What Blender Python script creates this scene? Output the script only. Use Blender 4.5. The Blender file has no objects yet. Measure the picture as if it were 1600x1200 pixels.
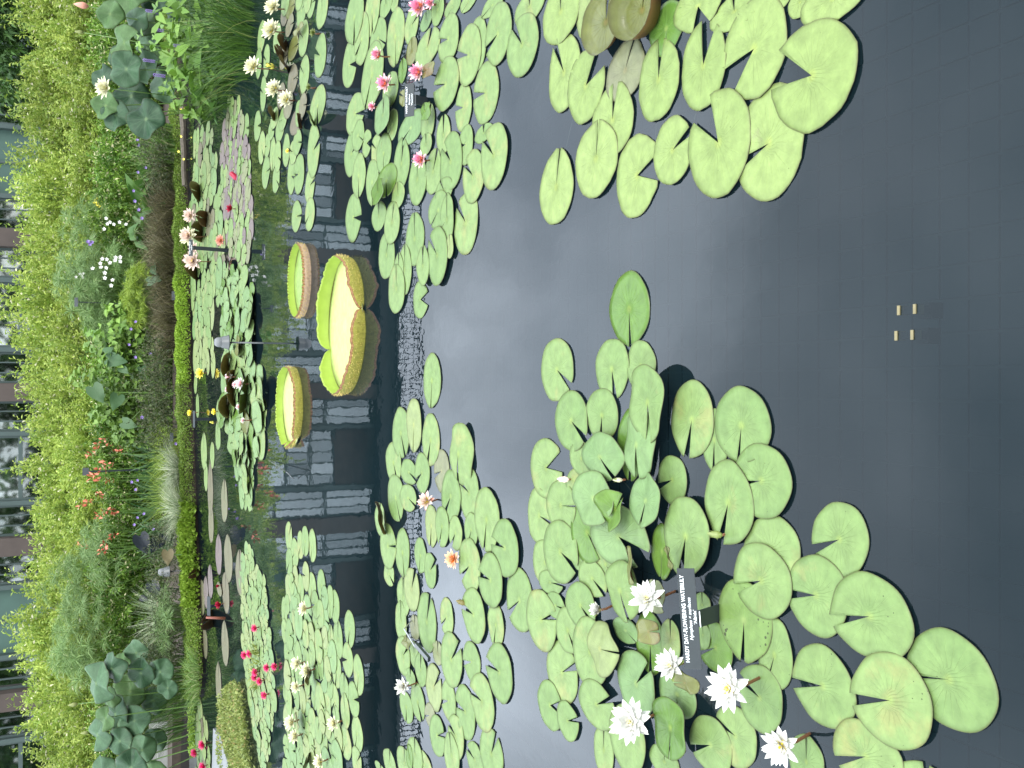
import bpy, math, random
import numpy as np
from mathutils import Vector, Matrix, Quaternion

# ------------------------------------------------------------------ camera, world, sun, exposure
SC = bpy.context.scene
COL = SC.collection
H = 1.7                        # eye height above the water
P = math.radians(25.5)         # downward pitch
F = 1450.0                     # focal length in photo pixels (photo 1600 wide)
cam_d = bpy.data.cameras.new("camera")
cam_d.sensor_width = 36.0
cam_d.lens = 36.0 * F / 1600.0
cam_d.clip_start = 0.05
cam_d.clip_end = 600.0
cam = bpy.data.objects.new("camera", cam_d)
COL.objects.link(cam)
FW = Vector((0, math.cos(P), -math.sin(P)))
XC = Vector((0, -math.sin(P), -math.cos(P)))     # picture right = down: the photo is held on its side
YC = Vector((1, 0, 0))                            # picture up = world right
ZC = -FW
cam.matrix_world = Matrix(((XC.x, YC.x, ZC.x, 0), (XC.y, YC.y, ZC.y, 0), (XC.z, YC.z, ZC.z, H), (0, 0, 0, 1)))
SC.camera = cam

world = bpy.data.worlds.new("World")
SC.world = world
world.use_nodes = True
wn = world.node_tree
wn.nodes.clear()
def WN(t, **kw):
    n = wn.nodes.new(t)
    for k, v in kw.items():
        setattr(n, k, v)
    return n
SUN_EL, SUN_AZ = math.radians(58), math.radians(150)
sky = WN("ShaderNodeTexSky", sky_type='NISHITA', sun_disc=False, sun_elevation=SUN_EL, sun_rotation=SUN_AZ)
sky.air_density = 1.4
sky.dust_density = 3.0
bg1 = WN("ShaderNodeBackground"); bg1.inputs[1].default_value = 0.10
bg2 = WN("ShaderNodeBackground"); bg2.inputs[0].default_value = (0.84, 0.92, 1.0, 1)
bg2.inputs[1].default_value = 1.95
tc = WN("ShaderNodeTexCoord")
mp = WN("ShaderNodeMapping"); mp.inputs['Scale'].default_value = (1.0, 1.0, 1.7)
mp.inputs['Location'].default_value = (0.35, 0.1, 0.0)
nz = WN("ShaderNodeTexNoise"); nz.inputs['Scale'].default_value = 1.7
nz.inputs['Detail'].default_value = 5; nz.inputs['Roughness'].default_value = 0.42
rp = WN("ShaderNodeValToRGB")
rp.color_ramp.elements[0].position = 0.40; rp.color_ramp.elements[0].color = (0.42, 0.42, 0.42, 1)
rp.color_ramp.elements[1].position = 0.58; rp.color_ramp.elements[1].color = (0.97, 0.97, 0.97, 1)
mx = WN("ShaderNodeMixShader")
wo = WN("ShaderNodeOutputWorld")
L = wn.links.new
sxw = WN("ShaderNodeSeparateXYZ"); L(tc.outputs['Generated'], sxw.inputs[0])
nz2 = WN("ShaderNodeTexNoise"); nz2.inputs['Scale'].default_value = 2.1; nz2.inputs['Detail'].default_value = 6; nz2.inputs['Roughness'].default_value = 0.5
L(tc.outputs['Generated'], nz2.inputs['Vector'])
wz = WN("ShaderNodeMath", operation='MULTIPLY_ADD'); wz.inputs[1].default_value = 0.60
L(nz2.outputs[0], wz.inputs[0]); L(sxw.outputs[2], wz.inputs[2])
wz2 = WN("ShaderNodeMath", operation='SUBTRACT'); wz2.inputs[1].default_value = 0.30; L(wz.outputs[0], wz2.inputs[0])
rz = WN("ShaderNodeValToRGB")
for pos, val in ((0.0, 0.40), (0.36, 0.40), (0.48, 0.92), (0.60, 0.95), (0.68, 0.64), (1.0, 0.70)):
    if pos in (0.0, 1.0):
        e = rz.color_ramp.elements[0 if pos == 0 else -1]; e.position = pos
    else:
        e = rz.color_ramp.elements.new(pos)
    e.color = (val, val, val, 1)
L(wz2.outputs[0], rz.inputs[0])
ml = WN("ShaderNodeMath", operation='MULTIPLY'); ml.inputs[1].default_value = 3.5
L(rz.outputs[0], ml.inputs[0]); L(ml.outputs[0], bg2.inputs[1])
L(tc.outputs['Generated'], mp.inputs[0]); L(mp.outputs[0], nz.inputs['Vector']); L(nz.outputs[0], rp.inputs[0])
L(sky.outputs[0], bg1.inputs[0]); L(rp.outputs[0], mx.inputs[0]); L(bg1.outputs[0], mx.inputs[1]); L(bg2.outputs[0], mx.inputs[2])
L(mx.outputs[0], wo.inputs[0])

sun_d = bpy.data.lights.new("sun", 'SUN')
sun_d.energy = 1.1
sun_d.angle = math.radians(20)
sun_d.color = (1.0, 0.955, 0.88)
sun = bpy.data.objects.new("sun", sun_d)
COL.objects.link(sun)
sdir = Vector((math.sin(SUN_AZ) * math.cos(SUN_EL), math.cos(SUN_AZ) * math.cos(SUN_EL), math.sin(SUN_EL)))
sun.rotation_euler = (-sdir).to_track_quat('-Z', 'Y').to_euler()
SC.view_settings.view_transform = 'Standard'
SC.view_settings.look = 'None'
SC.view_settings.gamma = 1.0
SC.view_settings.exposure = 1.0
SC.cycles.max_bounces = 6
SC.cycles.transparent_max_bounces = 8
SC.cycles.caustics_reflective = False
SC.cycles.caustics_refractive = False

# ------------------------------------------------------------------ geometry of the view
def ray(px, py):
    return FW * F + XC * (px - 800) + YC * (600 - py)
def ground(px, py, z=0.0):
    d = ray(px, py)
    t = (z - H) / d.z
    return Vector((d.x * t, d.y * t, z))
def at(px, py, D):
    d = ray(px, py)
    t = D / d.y
    return Vector((d.x * t, D, H + d.z * t))
def pxm(v):
    """metres per photo pixel at a world point"""
    return (v - Vector((0, 0, H))).dot(FW) / F

rng = np.random.default_rng(11)
random.seed(5)

# ------------------------------------------------------------------ materials
MATS = {}
def newmat(name):
    m = bpy.data.materials.new(name)
    m.use_nodes = True
    nt = m.node_tree
    nt.nodes.clear()
    out = nt.nodes.new("ShaderNodeOutputMaterial")
    MATS[name] = m
    return m, nt, out
def simple(name, col, rough=0.6, noise=0.12, nscale=20, metal=0.0, spec=0.5, bump=0.0):
    m, nt, out = newmat(name)
    b = nt.nodes.new("ShaderNodeBsdfPrincipled")
    b.inputs['Roughness'].default_value = rough
    b.inputs['Metallic'].default_value = metal
    b.inputs['Specular IOR Level'].default_value = spec
    t = nt.nodes.new("ShaderNodeTexCoord")
    n = nt.nodes.new("ShaderNodeTexNoise"); n.inputs['Scale'].default_value = nscale; n.inputs['Detail'].default_value = 6
    nt.links.new(t.outputs['Object'], n.inputs['Vector'])
    r = nt.nodes.new("ShaderNodeMapRange")
    r.inputs[3].default_value = 1 - noise * 2; r.inputs[4].default_value = 1 + noise * 2
    nt.links.new(n.outputs[0], r.inputs[0])
    mu = nt.nodes.new("ShaderNodeVectorMath"); mu.operation = 'SCALE'
    mu.inputs[0].default_value = col
    nt.links.new(r.outputs[0], mu.inputs['Scale'])
    nt.links.new(mu.outputs[0], b.inputs['Base Color'])
    if bump:
        bp = nt.nodes.new("ShaderNodeBump"); bp.inputs['Strength'].default_value = bump; bp.inputs['Distance'].default_value = 0.01
        nt.links.new(n.outputs[0], bp.inputs['Height']); nt.links.new(bp.outputs[0], b.inputs['Normal'])
    nt.links.new(b.outputs[0], out.inputs[0])
    return m

def pad_mat(name, c1, c2, vein, rough=0.5, veinamt=0.5, patch=None, patchlvl=0.62, spots=0.0, bump=0.5, trans=0.12, crinkle=0.0):
    """floating leaf: radial veins from the UVs (u round, v outward), blotches and speckles"""
    m, nt, out = newmat(name)
    KP = 0.60
    c1, c2, vein = [tuple(q * KP for q in c) for c in (c1, c2, vein)]
    if patch: patch = tuple(q * KP for q in patch)
    N = nt.nodes.new; LK = nt.links.new
    uv = N("ShaderNodeUVMap"); uv.uv_map = "uv"
    sx = N("ShaderNodeSeparateXYZ"); LK(uv.outputs[0], sx.inputs[0])
    oi = N("ShaderNodeObjectInfo")
    geo = N("ShaderNodeNewGeometry")
    n1 = N("ShaderNodeTexNoise"); n1.inputs['Scale'].default_value = 9; n1.inputs['Detail'].default_value = 4
    LK(geo.outputs['Position'], n1.inputs['Vector'])
    # vein mask
    mu = N("ShaderNodeMath"); mu.operation = 'MULTIPLY'; mu.inputs[1].default_value = 20.0
    LK(sx.outputs[0], mu.inputs[0])
    nn = N("ShaderNodeMath"); nn.operation = 'MULTIPLY_ADD'; nn.inputs[1].default_value = 0.5
    LK(n1.outputs[0], nn.inputs[0]); LK(mu.outputs[0], nn.inputs[2])
    pp = N("ShaderNodeMath"); pp.operation = 'PINGPONG'; pp.inputs[1].default_value = 0.5
    LK(nn.outputs[0], pp.inputs[0])
    mr = N("ShaderNodeMapRange"); mr.interpolation_type = 'SMOOTHSTEP'
    mr.inputs[1].default_value = 0.0; mr.inputs[2].default_value = 0.13; mr.inputs[3].default_value = 1.0; mr.inputs[4].default_value = 0.0
    LK(pp.outputs[0], mr.inputs[0])
    fade = N("ShaderNodeMapRange"); fade.inputs[1].default_value = 0.15; fade.inputs[2].default_value = 0.95
    fade.inputs[3].default_value = veinamt; fade.inputs[4].default_value = 0.04
    LK(sx.outputs[1], fade.inputs[0])
    vm = N("ShaderNodeMath"); vm.operation = 'MULTIPLY'; LK(mr.outputs[0], vm.inputs[0]); LK(fade.outputs[0], vm.inputs[1])
    # base: per-leaf mix
    mixf = N("ShaderNodeMath"); mixf.operation = 'MULTIPLY_ADD'; mixf.inputs[1].default_value = 0.75
    LK(oi.outputs['Random'], mixf.inputs[0])
    sub = N("ShaderNodeMath"); sub.operation = 'MULTIPLY_ADD'; sub.inputs[1].default_value = 0.9; sub.inputs[2].default_value = -0.33
    LK(n1.outputs[0], sub.inputs[0]); LK(sub.outputs[0], mixf.inputs[2])
    mixf.use_clamp = True
    mc = N("ShaderNodeMix"); mc.data_type = 'RGBA'; mc.inputs[6].default_value = (*c1, 1); mc.inputs[7].default_value = (*c2, 1)
    LK(mixf.outputs[0], mc.inputs[0])
    mv = N("ShaderNodeMix"); mv.data_type = 'RGBA'; mv.inputs[7].default_value = (*vein, 1)
    LK(vm.outputs[0], mv.inputs[0]); LK(mc.outputs[2], mv.inputs[6])
    cur = mv.outputs[2]
    if patch:
        n2 = N("ShaderNodeTexNoise"); n2.inputs['Scale'].default_value = 7; n2.inputs['Detail'].default_value = 5
        n2.inputs['Roughness'].default_value = 0.62
        ad = N("ShaderNodeVectorMath"); ad.operation = 'ADD'; ad.inputs[1].default_value = (7.3, 2.1, 4)
        LK(geo.outputs['Position'], ad.inputs[0]); LK(ad.outputs[0], n2.inputs['Vector'])
        m2 = N("ShaderNodeMapRange"); m2.inputs[1].default_value = patchlvl; m2.inputs[2].default_value = patchlvl + 0.13
        m2.inputs[4].default_value = 0.75
        pr = N("ShaderNodeMath"); pr.operation = 'MULTIPLY_ADD'; pr.inputs[1].default_value = 0.16; pr.inputs[2].default_value = -0.10
        LK(oi.outputs['Random'], pr.inputs[0])
        ps = N("ShaderNodeMath"); ps.operation = 'ADD'; LK(n2.outputs[0], ps.inputs[0]); LK(pr.outputs[0], ps.inputs[1])
        LK(ps.outputs[0], m2.inputs[0])
        mm = N("ShaderNodeMix"); mm.data_type = 'RGBA'; mm.inputs[7].default_value = (*patch, 1)
        LK(m2.outputs[0], mm.inputs[0]); LK(cur, mm.inputs[6]); cur = mm.outputs[2]
    if spots:
        vo = N("ShaderNodeTexVoronoi"); vo.inputs['Scale'].default_value = 62
        LK(geo.outputs['Position'], vo.inputs['Vector'])
        n3 = N("ShaderNodeTexNoise"); n3.inputs['Scale'].default_value = 10
        LK(geo.outputs['Position'], n3.inputs['Vector'])
        t3 = N("ShaderNodeMapRange"); t3.inputs[1].default_value = 0.46; t3.inputs[2].default_value = 0.75
        t3.inputs[3].default_value = 0.0; t3.inputs[4].default_value = 0.30 * spots
        LK(n3.outputs[0], t3.inputs[0])
        lt = N("ShaderNodeMath"); lt.operation = 'LESS_THAN'; LK(vo.outputs['Distance'], lt.inputs[0]); LK(t3.outputs[0], lt.inputs[1])
        mm = N("ShaderNodeMix"); mm.data_type = 'RGBA'; mm.inputs[7].default_value = (0.035, 0.045, 0.012, 1)
        LK(lt.outputs[0], mm.inputs[0]); LK(cur, mm.inputs[6]); cur = mm.outputs[2]
    # pale spot over the leaf stalk, thin darker margin
    cs = N("ShaderNodeMapRange"); cs.interpolation_type = 'SMOOTHSTEP'
    cs.inputs[1].default_value = 0.03; cs.inputs[2].default_value = 0.16; cs.inputs[3].default_value = 0.65; cs.inputs[4].default_value = 0.0
    LK(sx.outputs[1], cs.inputs[0])
    mm = N("ShaderNodeMix"); mm.data_type = 'RGBA'; mm.inputs[7].default_value = (min(1, vein[0] * 1.25), min(1, vein[1] * 1.15), vein[2] * 0.9, 1)
    LK(cs.outputs[0], mm.inputs[0]); LK(cur, mm.inputs[6]); cur = mm.outputs[2]
    eg = N("ShaderNodeMapRange"); eg.inputs[1].default_value = 0.955; eg.inputs[2].default_value = 0.995; eg.inputs[4].default_value = 0.55
    LK(sx.outputs[1], eg.inputs[0])
    mm = N("ShaderNodeMix"); mm.data_type = 'RGBA'; mm.inputs[7].default_value = (0.07, 0.06, 0.02, 1)
    LK(eg.outputs[0], mm.inputs[0]); LK(cur, mm.inputs[6]); cur = mm.outputs[2]
    # broad soft mottling
    n9 = N("ShaderNodeTexNoise"); n9.inputs['Scale'].default_value = 26; n9.inputs['Detail'].default_value = 6; n9.inputs['Roughness'].default_value = 0.65
    LK(geo.outputs['Position'], n9.inputs['Vector'])
    r9 = N("ShaderNodeMapRange"); r9.inputs[1].default_value = 0.3; r9.inputs[2].default_value = 0.7; r9.inputs[3].default_value = 0.80; r9.inputs[4].default_value = 1.16
    LK(n9.outputs[0], r9.inputs[0])
    v9 = N("ShaderNodeVectorMath"); v9.operation = 'SCALE'; LK(cur, v9.inputs[0]); LK(r9.outputs[0], v9.inputs['Scale']); cur = v9.outputs[0]
    b = N("ShaderNodeBsdfPrincipled")
    b.inputs['Roughness'].default_value = rough
    b.inputs['Specular IOR Level'].default_value = 0.32
    LK(cur, b.inputs['Base Color'])
    hs = N("ShaderNodeMath"); hs.operation = 'MULTIPLY_ADD'; hs.inputs[1].default_value = 0.35 + crinkle
    LK(n1.outputs[0], hs.inputs[0]); LK(vm.outputs[0], hs.inputs[2])
    if crinkle:
        n4 = N("ShaderNodeTexNoise"); n4.inputs['Scale'].default_value = 34; n4.inputs['Detail'].default_value = 3
        cx = N("ShaderNodeCombineXYZ")
        s5 = N("ShaderNodeMath"); s5.operation = 'MULTIPLY'; s5.inputs[1].default_value = 0.55
        LK(sx.outputs[0], s5.inputs[0]); LK(s5.outputs[0], cx.inputs[0])
        s6 = N("ShaderNodeMath"); s6.operation = 'MULTIPLY'; s6.inputs[1].default_value = 0.07
        LK(sx.outputs[1], s6.inputs[0]); LK(s6.outputs[0], cx.inputs[1]); LK(oi.outputs['Random'], cx.inputs[2])
        LK(cx.outputs[0], n4.inputs['Vector'])
        h2 = N("ShaderNodeMath"); h2.operation = 'MULTIPLY_ADD'; h2.inputs[1].default_value = crinkle * 2.2
        LK(n4.outputs[0], h2.inputs[0]); LK(hs.outputs[0], h2.inputs[2]); hs = h2
    bp = N("ShaderNodeBump"); bp.inputs['Strength'].default_value = bump; bp.inputs['Distance'].default_value = 0.006
    LK(hs.outputs[0], bp.inputs['Height']); LK(bp.outputs[0], b.inputs['Normal'])
    tr = N("ShaderNodeBsdfTranslucent"); LK(cur, tr.inputs[0])
    ms = N("ShaderNodeMixShader"); ms.inputs[0].default_value = trans
    LK(b.outputs[0], ms.inputs[1]); LK(tr.outputs[0], ms.inputs[2])
    LK(ms.outputs[0], out.inputs[0])
    return m

def leaf_mat(name, c1, c2, pale=None, rough=0.5, trans=0.28, spec=0.4):
    """massed leaves: colour from the per-leaf 'tone' attribute"""
    m, nt, out = newmat(name)
    KL = 0.62
    c1, c2 = [tuple(q * KL for q in c) for c in (c1, c2)]
    if pale: pale = tuple(q * KL * 1.15 for q in pale)
    N = nt.nodes.new; LK = nt.links.new
    at_ = N("ShaderNodeAttribute"); at_.attribute_name = "tone"
    oi = N("ShaderNodeObjectInfo")
    cr = N("ShaderNodeValToRGB")
    cr.color_ramp.elements[0].color = (*c1, 1); cr.color_ramp.elements[1].color = (*c2, 1)
    cr.color_ramp.elements[1].position = 0.9
    if pale:
        e = cr.color_ramp.elements.new(0.93); e.color = (*c2, 1)
        e = cr.color_ramp.elements.new(0.94); e.color = (*pale, 1)
        cr.color_ramp.elements[1].position = 0.9
    LK(at_.outputs['Fac'], cr.inputs[0])
    hv = N("ShaderNodeHueSaturation")
    mr = N("ShaderNodeMapRange"); mr.inputs[3].default_value = 0.82; mr.inputs[4].default_value = 1.18
    LK(oi.outputs['Random'], mr.inputs[0]); LK(mr.outputs[0], hv.inputs['Value']); LK(cr.outputs[0], hv.inputs['Color'])
    b = N("ShaderNodeBsdfPrincipled"); b.inputs['Roughness'].default_value = rough
    b.inputs['Specular IOR Level'].default_value = spec
    LK(hv.outputs[0], b.inputs['Base Color'])
    tr = N("ShaderNodeBsdfTranslucent"); LK(hv.outputs[0], tr.inputs[0])
    ms = N("ShaderNodeMixShader"); ms.inputs[0].default_value = trans
    LK(b.outputs[0], ms.inputs[1]); LK(tr.outputs[0], ms.inputs[2]); LK(ms.outputs[0], out.inputs[0])
    return m

G1, G2 = (0.195, 0.315, 0.095), (0.28, 0.395, 0.130)
pad_mat("pad_green", G1, G2, (0.30, 0.43, 0.14), veinamt=0.38, spots=0.45, bump=0.6, patch=(0.36, 0.38, 0.13), patchlvl=0.56)
pad_mat("pad_crinkled", (0.27, 0.375, 0.105), (0.34, 0.445, 0.140), (0.38, 0.50, 0.15), veinamt=0.45, crinkle=0.5, bump=0.55, patch=(0.30, 0.27, 0.16), patchlvl=0.66, spots=0.4)
pad_mat("pad_glaucous", (0.185, 0.315, 0.11), (0.25, 0.385, 0.14), (0.30, 0.44, 0.17), veinamt=0.4, spots=0.2, bump=0.6)
pad_mat("pad_pink", (0.24, 0.24, 0.14), (0.28, 0.32, 0.14), (0.33, 0.33, 0.2), veinamt=0.3, patch=(0.20, 0.29, 0.13), patchlvl=0.58)
pad_mat("pad_yellow", (0.29, 0.37, 0.12), (0.31, 0.38, 0.15), (0.38, 0.44, 0.2), veinamt=0.4, spots=0.3)
pad_mat("pad_olive", (0.16, 0.18, 0.045), (0.24, 0.25, 0.07), (0.24, 0.2, 0.07), veinamt=0.3, rough=0.3, patch=(0.20, 0.11, 0.05), patchlvl=0.6)
pad_mat("pad_bright", (0.14, 0.28, 0.045), (0.20, 0.35, 0.06), (0.28, 0.42, 0.1), veinamt=0.3, rough=0.32, trans=0.25)
pad_mat("pad_speckled", (0.20, 0.32, 0.08), (0.26, 0.38, 0.11), (0.24, 0.34, 0.13), veinamt=0.3, patch=(0.62, 0.50, 0.22), patchlvl=0.55, spots=1.9)
pad_mat("pad_bronze", (0.18, 0.155, 0.095), (0.23, 0.225, 0.12), (0.24, 0.21, 0.13), veinamt=0.3, patch=(0.18, 0.21, 0.10), patchlvl=0.55)
pad_mat("pad_mauve", (0.20, 0.15, 0.15), (0.25, 0.20, 0.18), (0.27, 0.24, 0.2), veinamt=0.2)
pad_mat("platter_floor", (0.56, 0.66, 0.20), (0.60, 0.70, 0.25), (0.64, 0.74, 0.32), veinamt=0.25, rough=0.5, bump=0.25, trans=0.1)
pad_mat("platter_floor_green", (0.30, 0.44, 0.10), (0.34, 0.48, 0.12), (0.4, 0.54, 0.18), veinamt=0.4, rough=0.5, bump=0.4)
pad_mat("lotus_leaf", (0.022, 0.075, 0.030), (0.13, 0.25, 0.12), (0.17, 0.29, 0.15), veinamt=0.5, rough=0.55, bump=0.3, spots=0.0, trans=0.15)
pad_mat("lotus_leaf_light", (0.10, 0.22, 0.06), (0.16, 0.29, 0.10), (0.2, 0.33, 0.13), veinamt=0.5, rough=0.55, bump=0.3, trans=0.3)
simple("pad_edge", (0.035, 0.03, 0.012), 0.5)
simple("pad_under", (0.16, 0.085, 0.03), 0.45, 0.2, 8)
simple("stalk_brown", (0.17, 0.075, 0.035), 0.45)
simple("stalk_pale", (0.25, 0.20, 0.14), 0.5)
simple("stalk_green", (0.09, 0.17, 0.03), 0.5)
simple("petal_white", (0.62, 0.61, 0.56), 0.45, 0.02)
simple("petal_cream", (0.62, 0.60, 0.40), 0.45, 0.03)
simple("petal_blush", (0.64, 0.50, 0.42), 0.45, 0.06)
simple("petal_peach", (0.72, 0.42, 0.24), 0.45, 0.08)
simple("petal_salmon", (0.62, 0.28, 0.20), 0.45, 0.08)
simple("petal_pink", (0.66, 0.22, 0.32), 0.45, 0.12, 30)
simple("petal_pale_pink", (0.72, 0.44, 0.47), 0.45, 0.1, 30)
simple("petal_magenta", (0.62, 0.04, 0.16), 0.45, 0.1)
simple("petal_crimson", (0.35, 0.01, 0.04), 0.45, 0.1)
simple("petal_yellow", (0.85, 0.74, 0.12), 0.45, 0.05)
simple("petal_purple", (0.20, 0.13, 0.36), 0.5, 0.05)
simple("stamen_yellow", (0.80, 0.62, 0.04), 0.5, 0.05)
simple("stamen_pale", (0.82, 0.74, 0.30), 0.5, 0.05)
simple("stamen_orange", (0.85, 0.22, 0.02), 0.5, 0.05)
simple("sepal_green", (0.16, 0.20, 0.05), 0.45)
simple("canna_petal", (0.58, 0.17, 0.10), 0.5, 0.15, 60)
simple("sign_face", (0.030, 0.036, 0.038), 0.5, 0.08, 60, spec=0.25)
simple("sign_strap", (0.018, 0.024, 0.028), 0.3)
simple("lettering", (0.82, 0.84, 0.84), 0.5, 0.0)
simple("grey_plastic", (0.085, 0.09, 0.09), 0.4, 0.06, 15)
simple("steel", (0.42, 0.43, 0.44), 0.3, 0.05, 10, metal=0.8)
simple("terracotta", (0.20, 0.06, 0.04), 0.6, 0.2, 10)
simple("granite", (0.15, 0.155, 0.16), 0.5, 0.12, 30)
simple("concrete", (0.22, 0.22, 0.20), 0.8, 0.2, 8, bump=0.3)
simple("soil", (0.045, 0.032, 0.022), 0.95, 0.3, 12, bump=0.8)
simple("lawn_soil", (0.05, 0.07, 0.025), 0.95, 0.3, 1.0)
simple("brown_stone", (0.070, 0.052, 0.044), 0.7, 0.15, 3)
simple("brick_panel", (0.050, 0.033, 0.025), 0.75, 0.3, 4)
simple("dark_frieze", (0.008, 0.010, 0.011), 0.6, 0.2, 3)
simple("window_metal", (0.055, 0.08, 0.075), 0.5, 0.1, 4)
simple("dark_metal", (0.035, 0.045, 0.048), 0.45, 0.1, 4)
simple("green_screen", (0.055, 0.105, 0.085), 0.7, 0.12, 2)
simple("interior", (0.05, 0.055, 0.055), 0.9, 0.3, 0.8)
simple("rail_dark", (0.02, 0.022, 0.025), 0.6, 0.1, 4)
simple("tile_dark", (0.030, 0.042, 0.050), 0.7, 0.15, 2)
simple("tile_joint", (0.045, 0.060, 0.068), 0.8, 0.2, 5)
simple("fitting_black", (0.015, 0.018, 0.02), 0.6)
simple("fitting_yellow", (0.15, 0.125, 0.06), 0.6, 0.15, 60)

# window glass: dark reflecting pane, slightly see-through
m, nt, out = newmat("glass")
g = nt.nodes.new("ShaderNodeBsdfGlossy"); g.inputs['Roughness'].default_value = 0.03; g.inputs['Color'].default_value = (0.9, 0.95, 0.95, 1)
t = nt.nodes.new("ShaderNodeBsdfTransparent"); t.inputs['Color'].default_value = (0.55, 0.63, 0.62, 1)
oi = nt.nodes.new("ShaderNodeObjectInfo")
mr = nt.nodes.new("ShaderNodeMapRange"); mr.inputs[3].default_value = 0.12; mr.inputs[4].default_value = 0.46
nt.links.new(oi.outputs['Random'], mr.inputs[0])
mx_ = nt.nodes.new("ShaderNodeMixShader")
nt.links.new(mr.outputs[0], mx_.inputs[0]); nt.links.new(t.outputs[0], mx_.inputs[1]); nt.links.new(g.outputs[0], mx_.inputs[2])
nt.links.new(mx_.outputs[0], out.inputs[0])

# still dark water: mirror by Fresnel over a tinted see-through body, faint ripples
m, nt, out = newmat("water")
N = nt.nodes.new; LK = nt.links.new
g = N("ShaderNodeBsdfGlossy"); g.inputs['Roughness'].default_value = 0.0; g.inputs['Color'].default_value = (0.93, 0.95, 1.0, 1)
t = N("ShaderNodeBsdfTransparent"); t.inputs['Color'].default_value = (0.46, 0.60, 0.63, 1)
df = N("ShaderNodeBsdfDiffuse"); df.inputs['Color'].default_value = (0.0055, 0.0125, 0.0150, 1)
md = N("ShaderNodeMixShader"); md.inputs[0].default_value = 0.5
LK(t.outputs[0], md.inputs[1]); LK(df.outputs[0], md.inputs[2])
fr = N("ShaderNodeFresnel"); fr.inputs['IOR'].default_value = 1.34
geo = N("ShaderNodeNewGeometry")
mp_ = N("ShaderNodeMapping"); mp_.inputs['Scale'].default_value = (1.0, 0.55, 1)
LK(geo.outputs['Position'], mp_.inputs[0])
n1 = N("ShaderNodeTexNoise"); n1.inputs['Scale'].default_value = 9; n1.inputs['Detail'].default_value = 3
LK(mp_.outputs[0], n1.inputs['Vector'])
n2 = N("ShaderNodeTexNoise"); n2.inputs['Scale'].default_value = 0.35; n2.inputs['Detail'].default_value = 2
LK(geo.outputs['Position'], n2.inputs['Vector'])
mr = N("ShaderNodeMapRange"); mr.inputs[1].default_value = 0.35; mr.inputs[2].default_value = 0.65; mr.inputs[3].default_value = 0.3; mr.inputs[4].default_value = 1.0
LK(n2.outputs[0], mr.inputs[0])
mm = N("ShaderNodeMath"); mm.operation = 'MULTIPLY'; LK(n1.outputs[0], mm.inputs[0]); LK(mr.outputs[0], mm.inputs[1])
bp = N("ShaderNodeBump"); bp.inputs['Strength'].default_value = 1.0; bp.inputs['Distance'].default_value = 0.0008
LK(mm.outputs[0], bp.inputs['Height']); LK(bp.outputs[0], g.inputs['Normal']); LK(bp.outputs[0], fr.inputs['Normal'])
ms = N("ShaderNodeMixShader"); LK(fr.outputs[0], ms.inputs[0]); LK(md.outputs[0], ms.inputs[1]); LK(g.outputs[0], ms.inputs[2])
LK(ms.outputs[0], out.inputs[0])

# ------------------------------------------------------------------ object helpers
def link(o, parent=None):
    COL.objects.link(o)
    if parent is not None:
        o.parent = parent
    return o
def tag(o, label=None, cat=None, group=None, kind=None):
    if label: o['label'] = label
    if cat: o['category'] = cat
    if group: o['group'] = group
    if kind: o['kind'] = kind
    return o
def empty(name, loc, label=None, cat=None, group=None):
    o = bpy.data.objects.new(name, None)
    o.empty_display_size = 0.1
    o.location = loc
    link(o)
    return tag(o, label, cat, group)
def mesh_from(name, verts, faces, mats, midx=None, smooth=True, uvs=None, tone=None):
    me = bpy.data.meshes.new(name)
    if isinstance(verts, np.ndarray) and isinstance(faces, np.ndarray):
        nv, nf, k = len(verts), len(faces), faces.shape[1]
        me.vertices.add(nv); me.vertices.foreach_set("co", verts.astype(np.float32).ravel())
        me.loops.add(nf * k); me.loops.foreach_set("vertex_index", faces.astype(np.int32).ravel())
        me.polygons.add(nf)
        me.polygons.foreach_set("loop_start", np.arange(0, nf * k, k, dtype=np.int32))
        me.update(calc_edges=True)
    else:
        me.from_pydata([tuple(v) for v in verts], [], [tuple(f) for f in faces])
    for mname in mats:
        me.materials.append(MATS[mname])
    if midx is not None:
        me.polygons.foreach_set("material_index", np.asarray(midx, dtype=np.int32))
    if smooth:
        me.polygons.foreach_set("use_smooth", np.ones(len(me.polygons), dtype=bool))
    if uvs is not None:
        l = me.uv_layers.new(name="uv")
        vi = np.empty(len(me.loops), dtype=np.int32)
        me.loops.foreach_get("vertex_index", vi)
        l.data.foreach_set("uv", np.asarray(uvs, dtype=np.float32)[vi].ravel())
    if tone is not None:
        a = me.attributes.new("tone", 'FLOAT', 'POINT')
        a.data.foreach_set("value", np.asarray(tone, dtype=np.float32))
    me.update()
    return me
def obj(name, me, parent=None, loc=(0, 0, 0)):
    o = bpy.data.objects.new(name, me)
    o.location = loc
    return link(o, parent)

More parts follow.
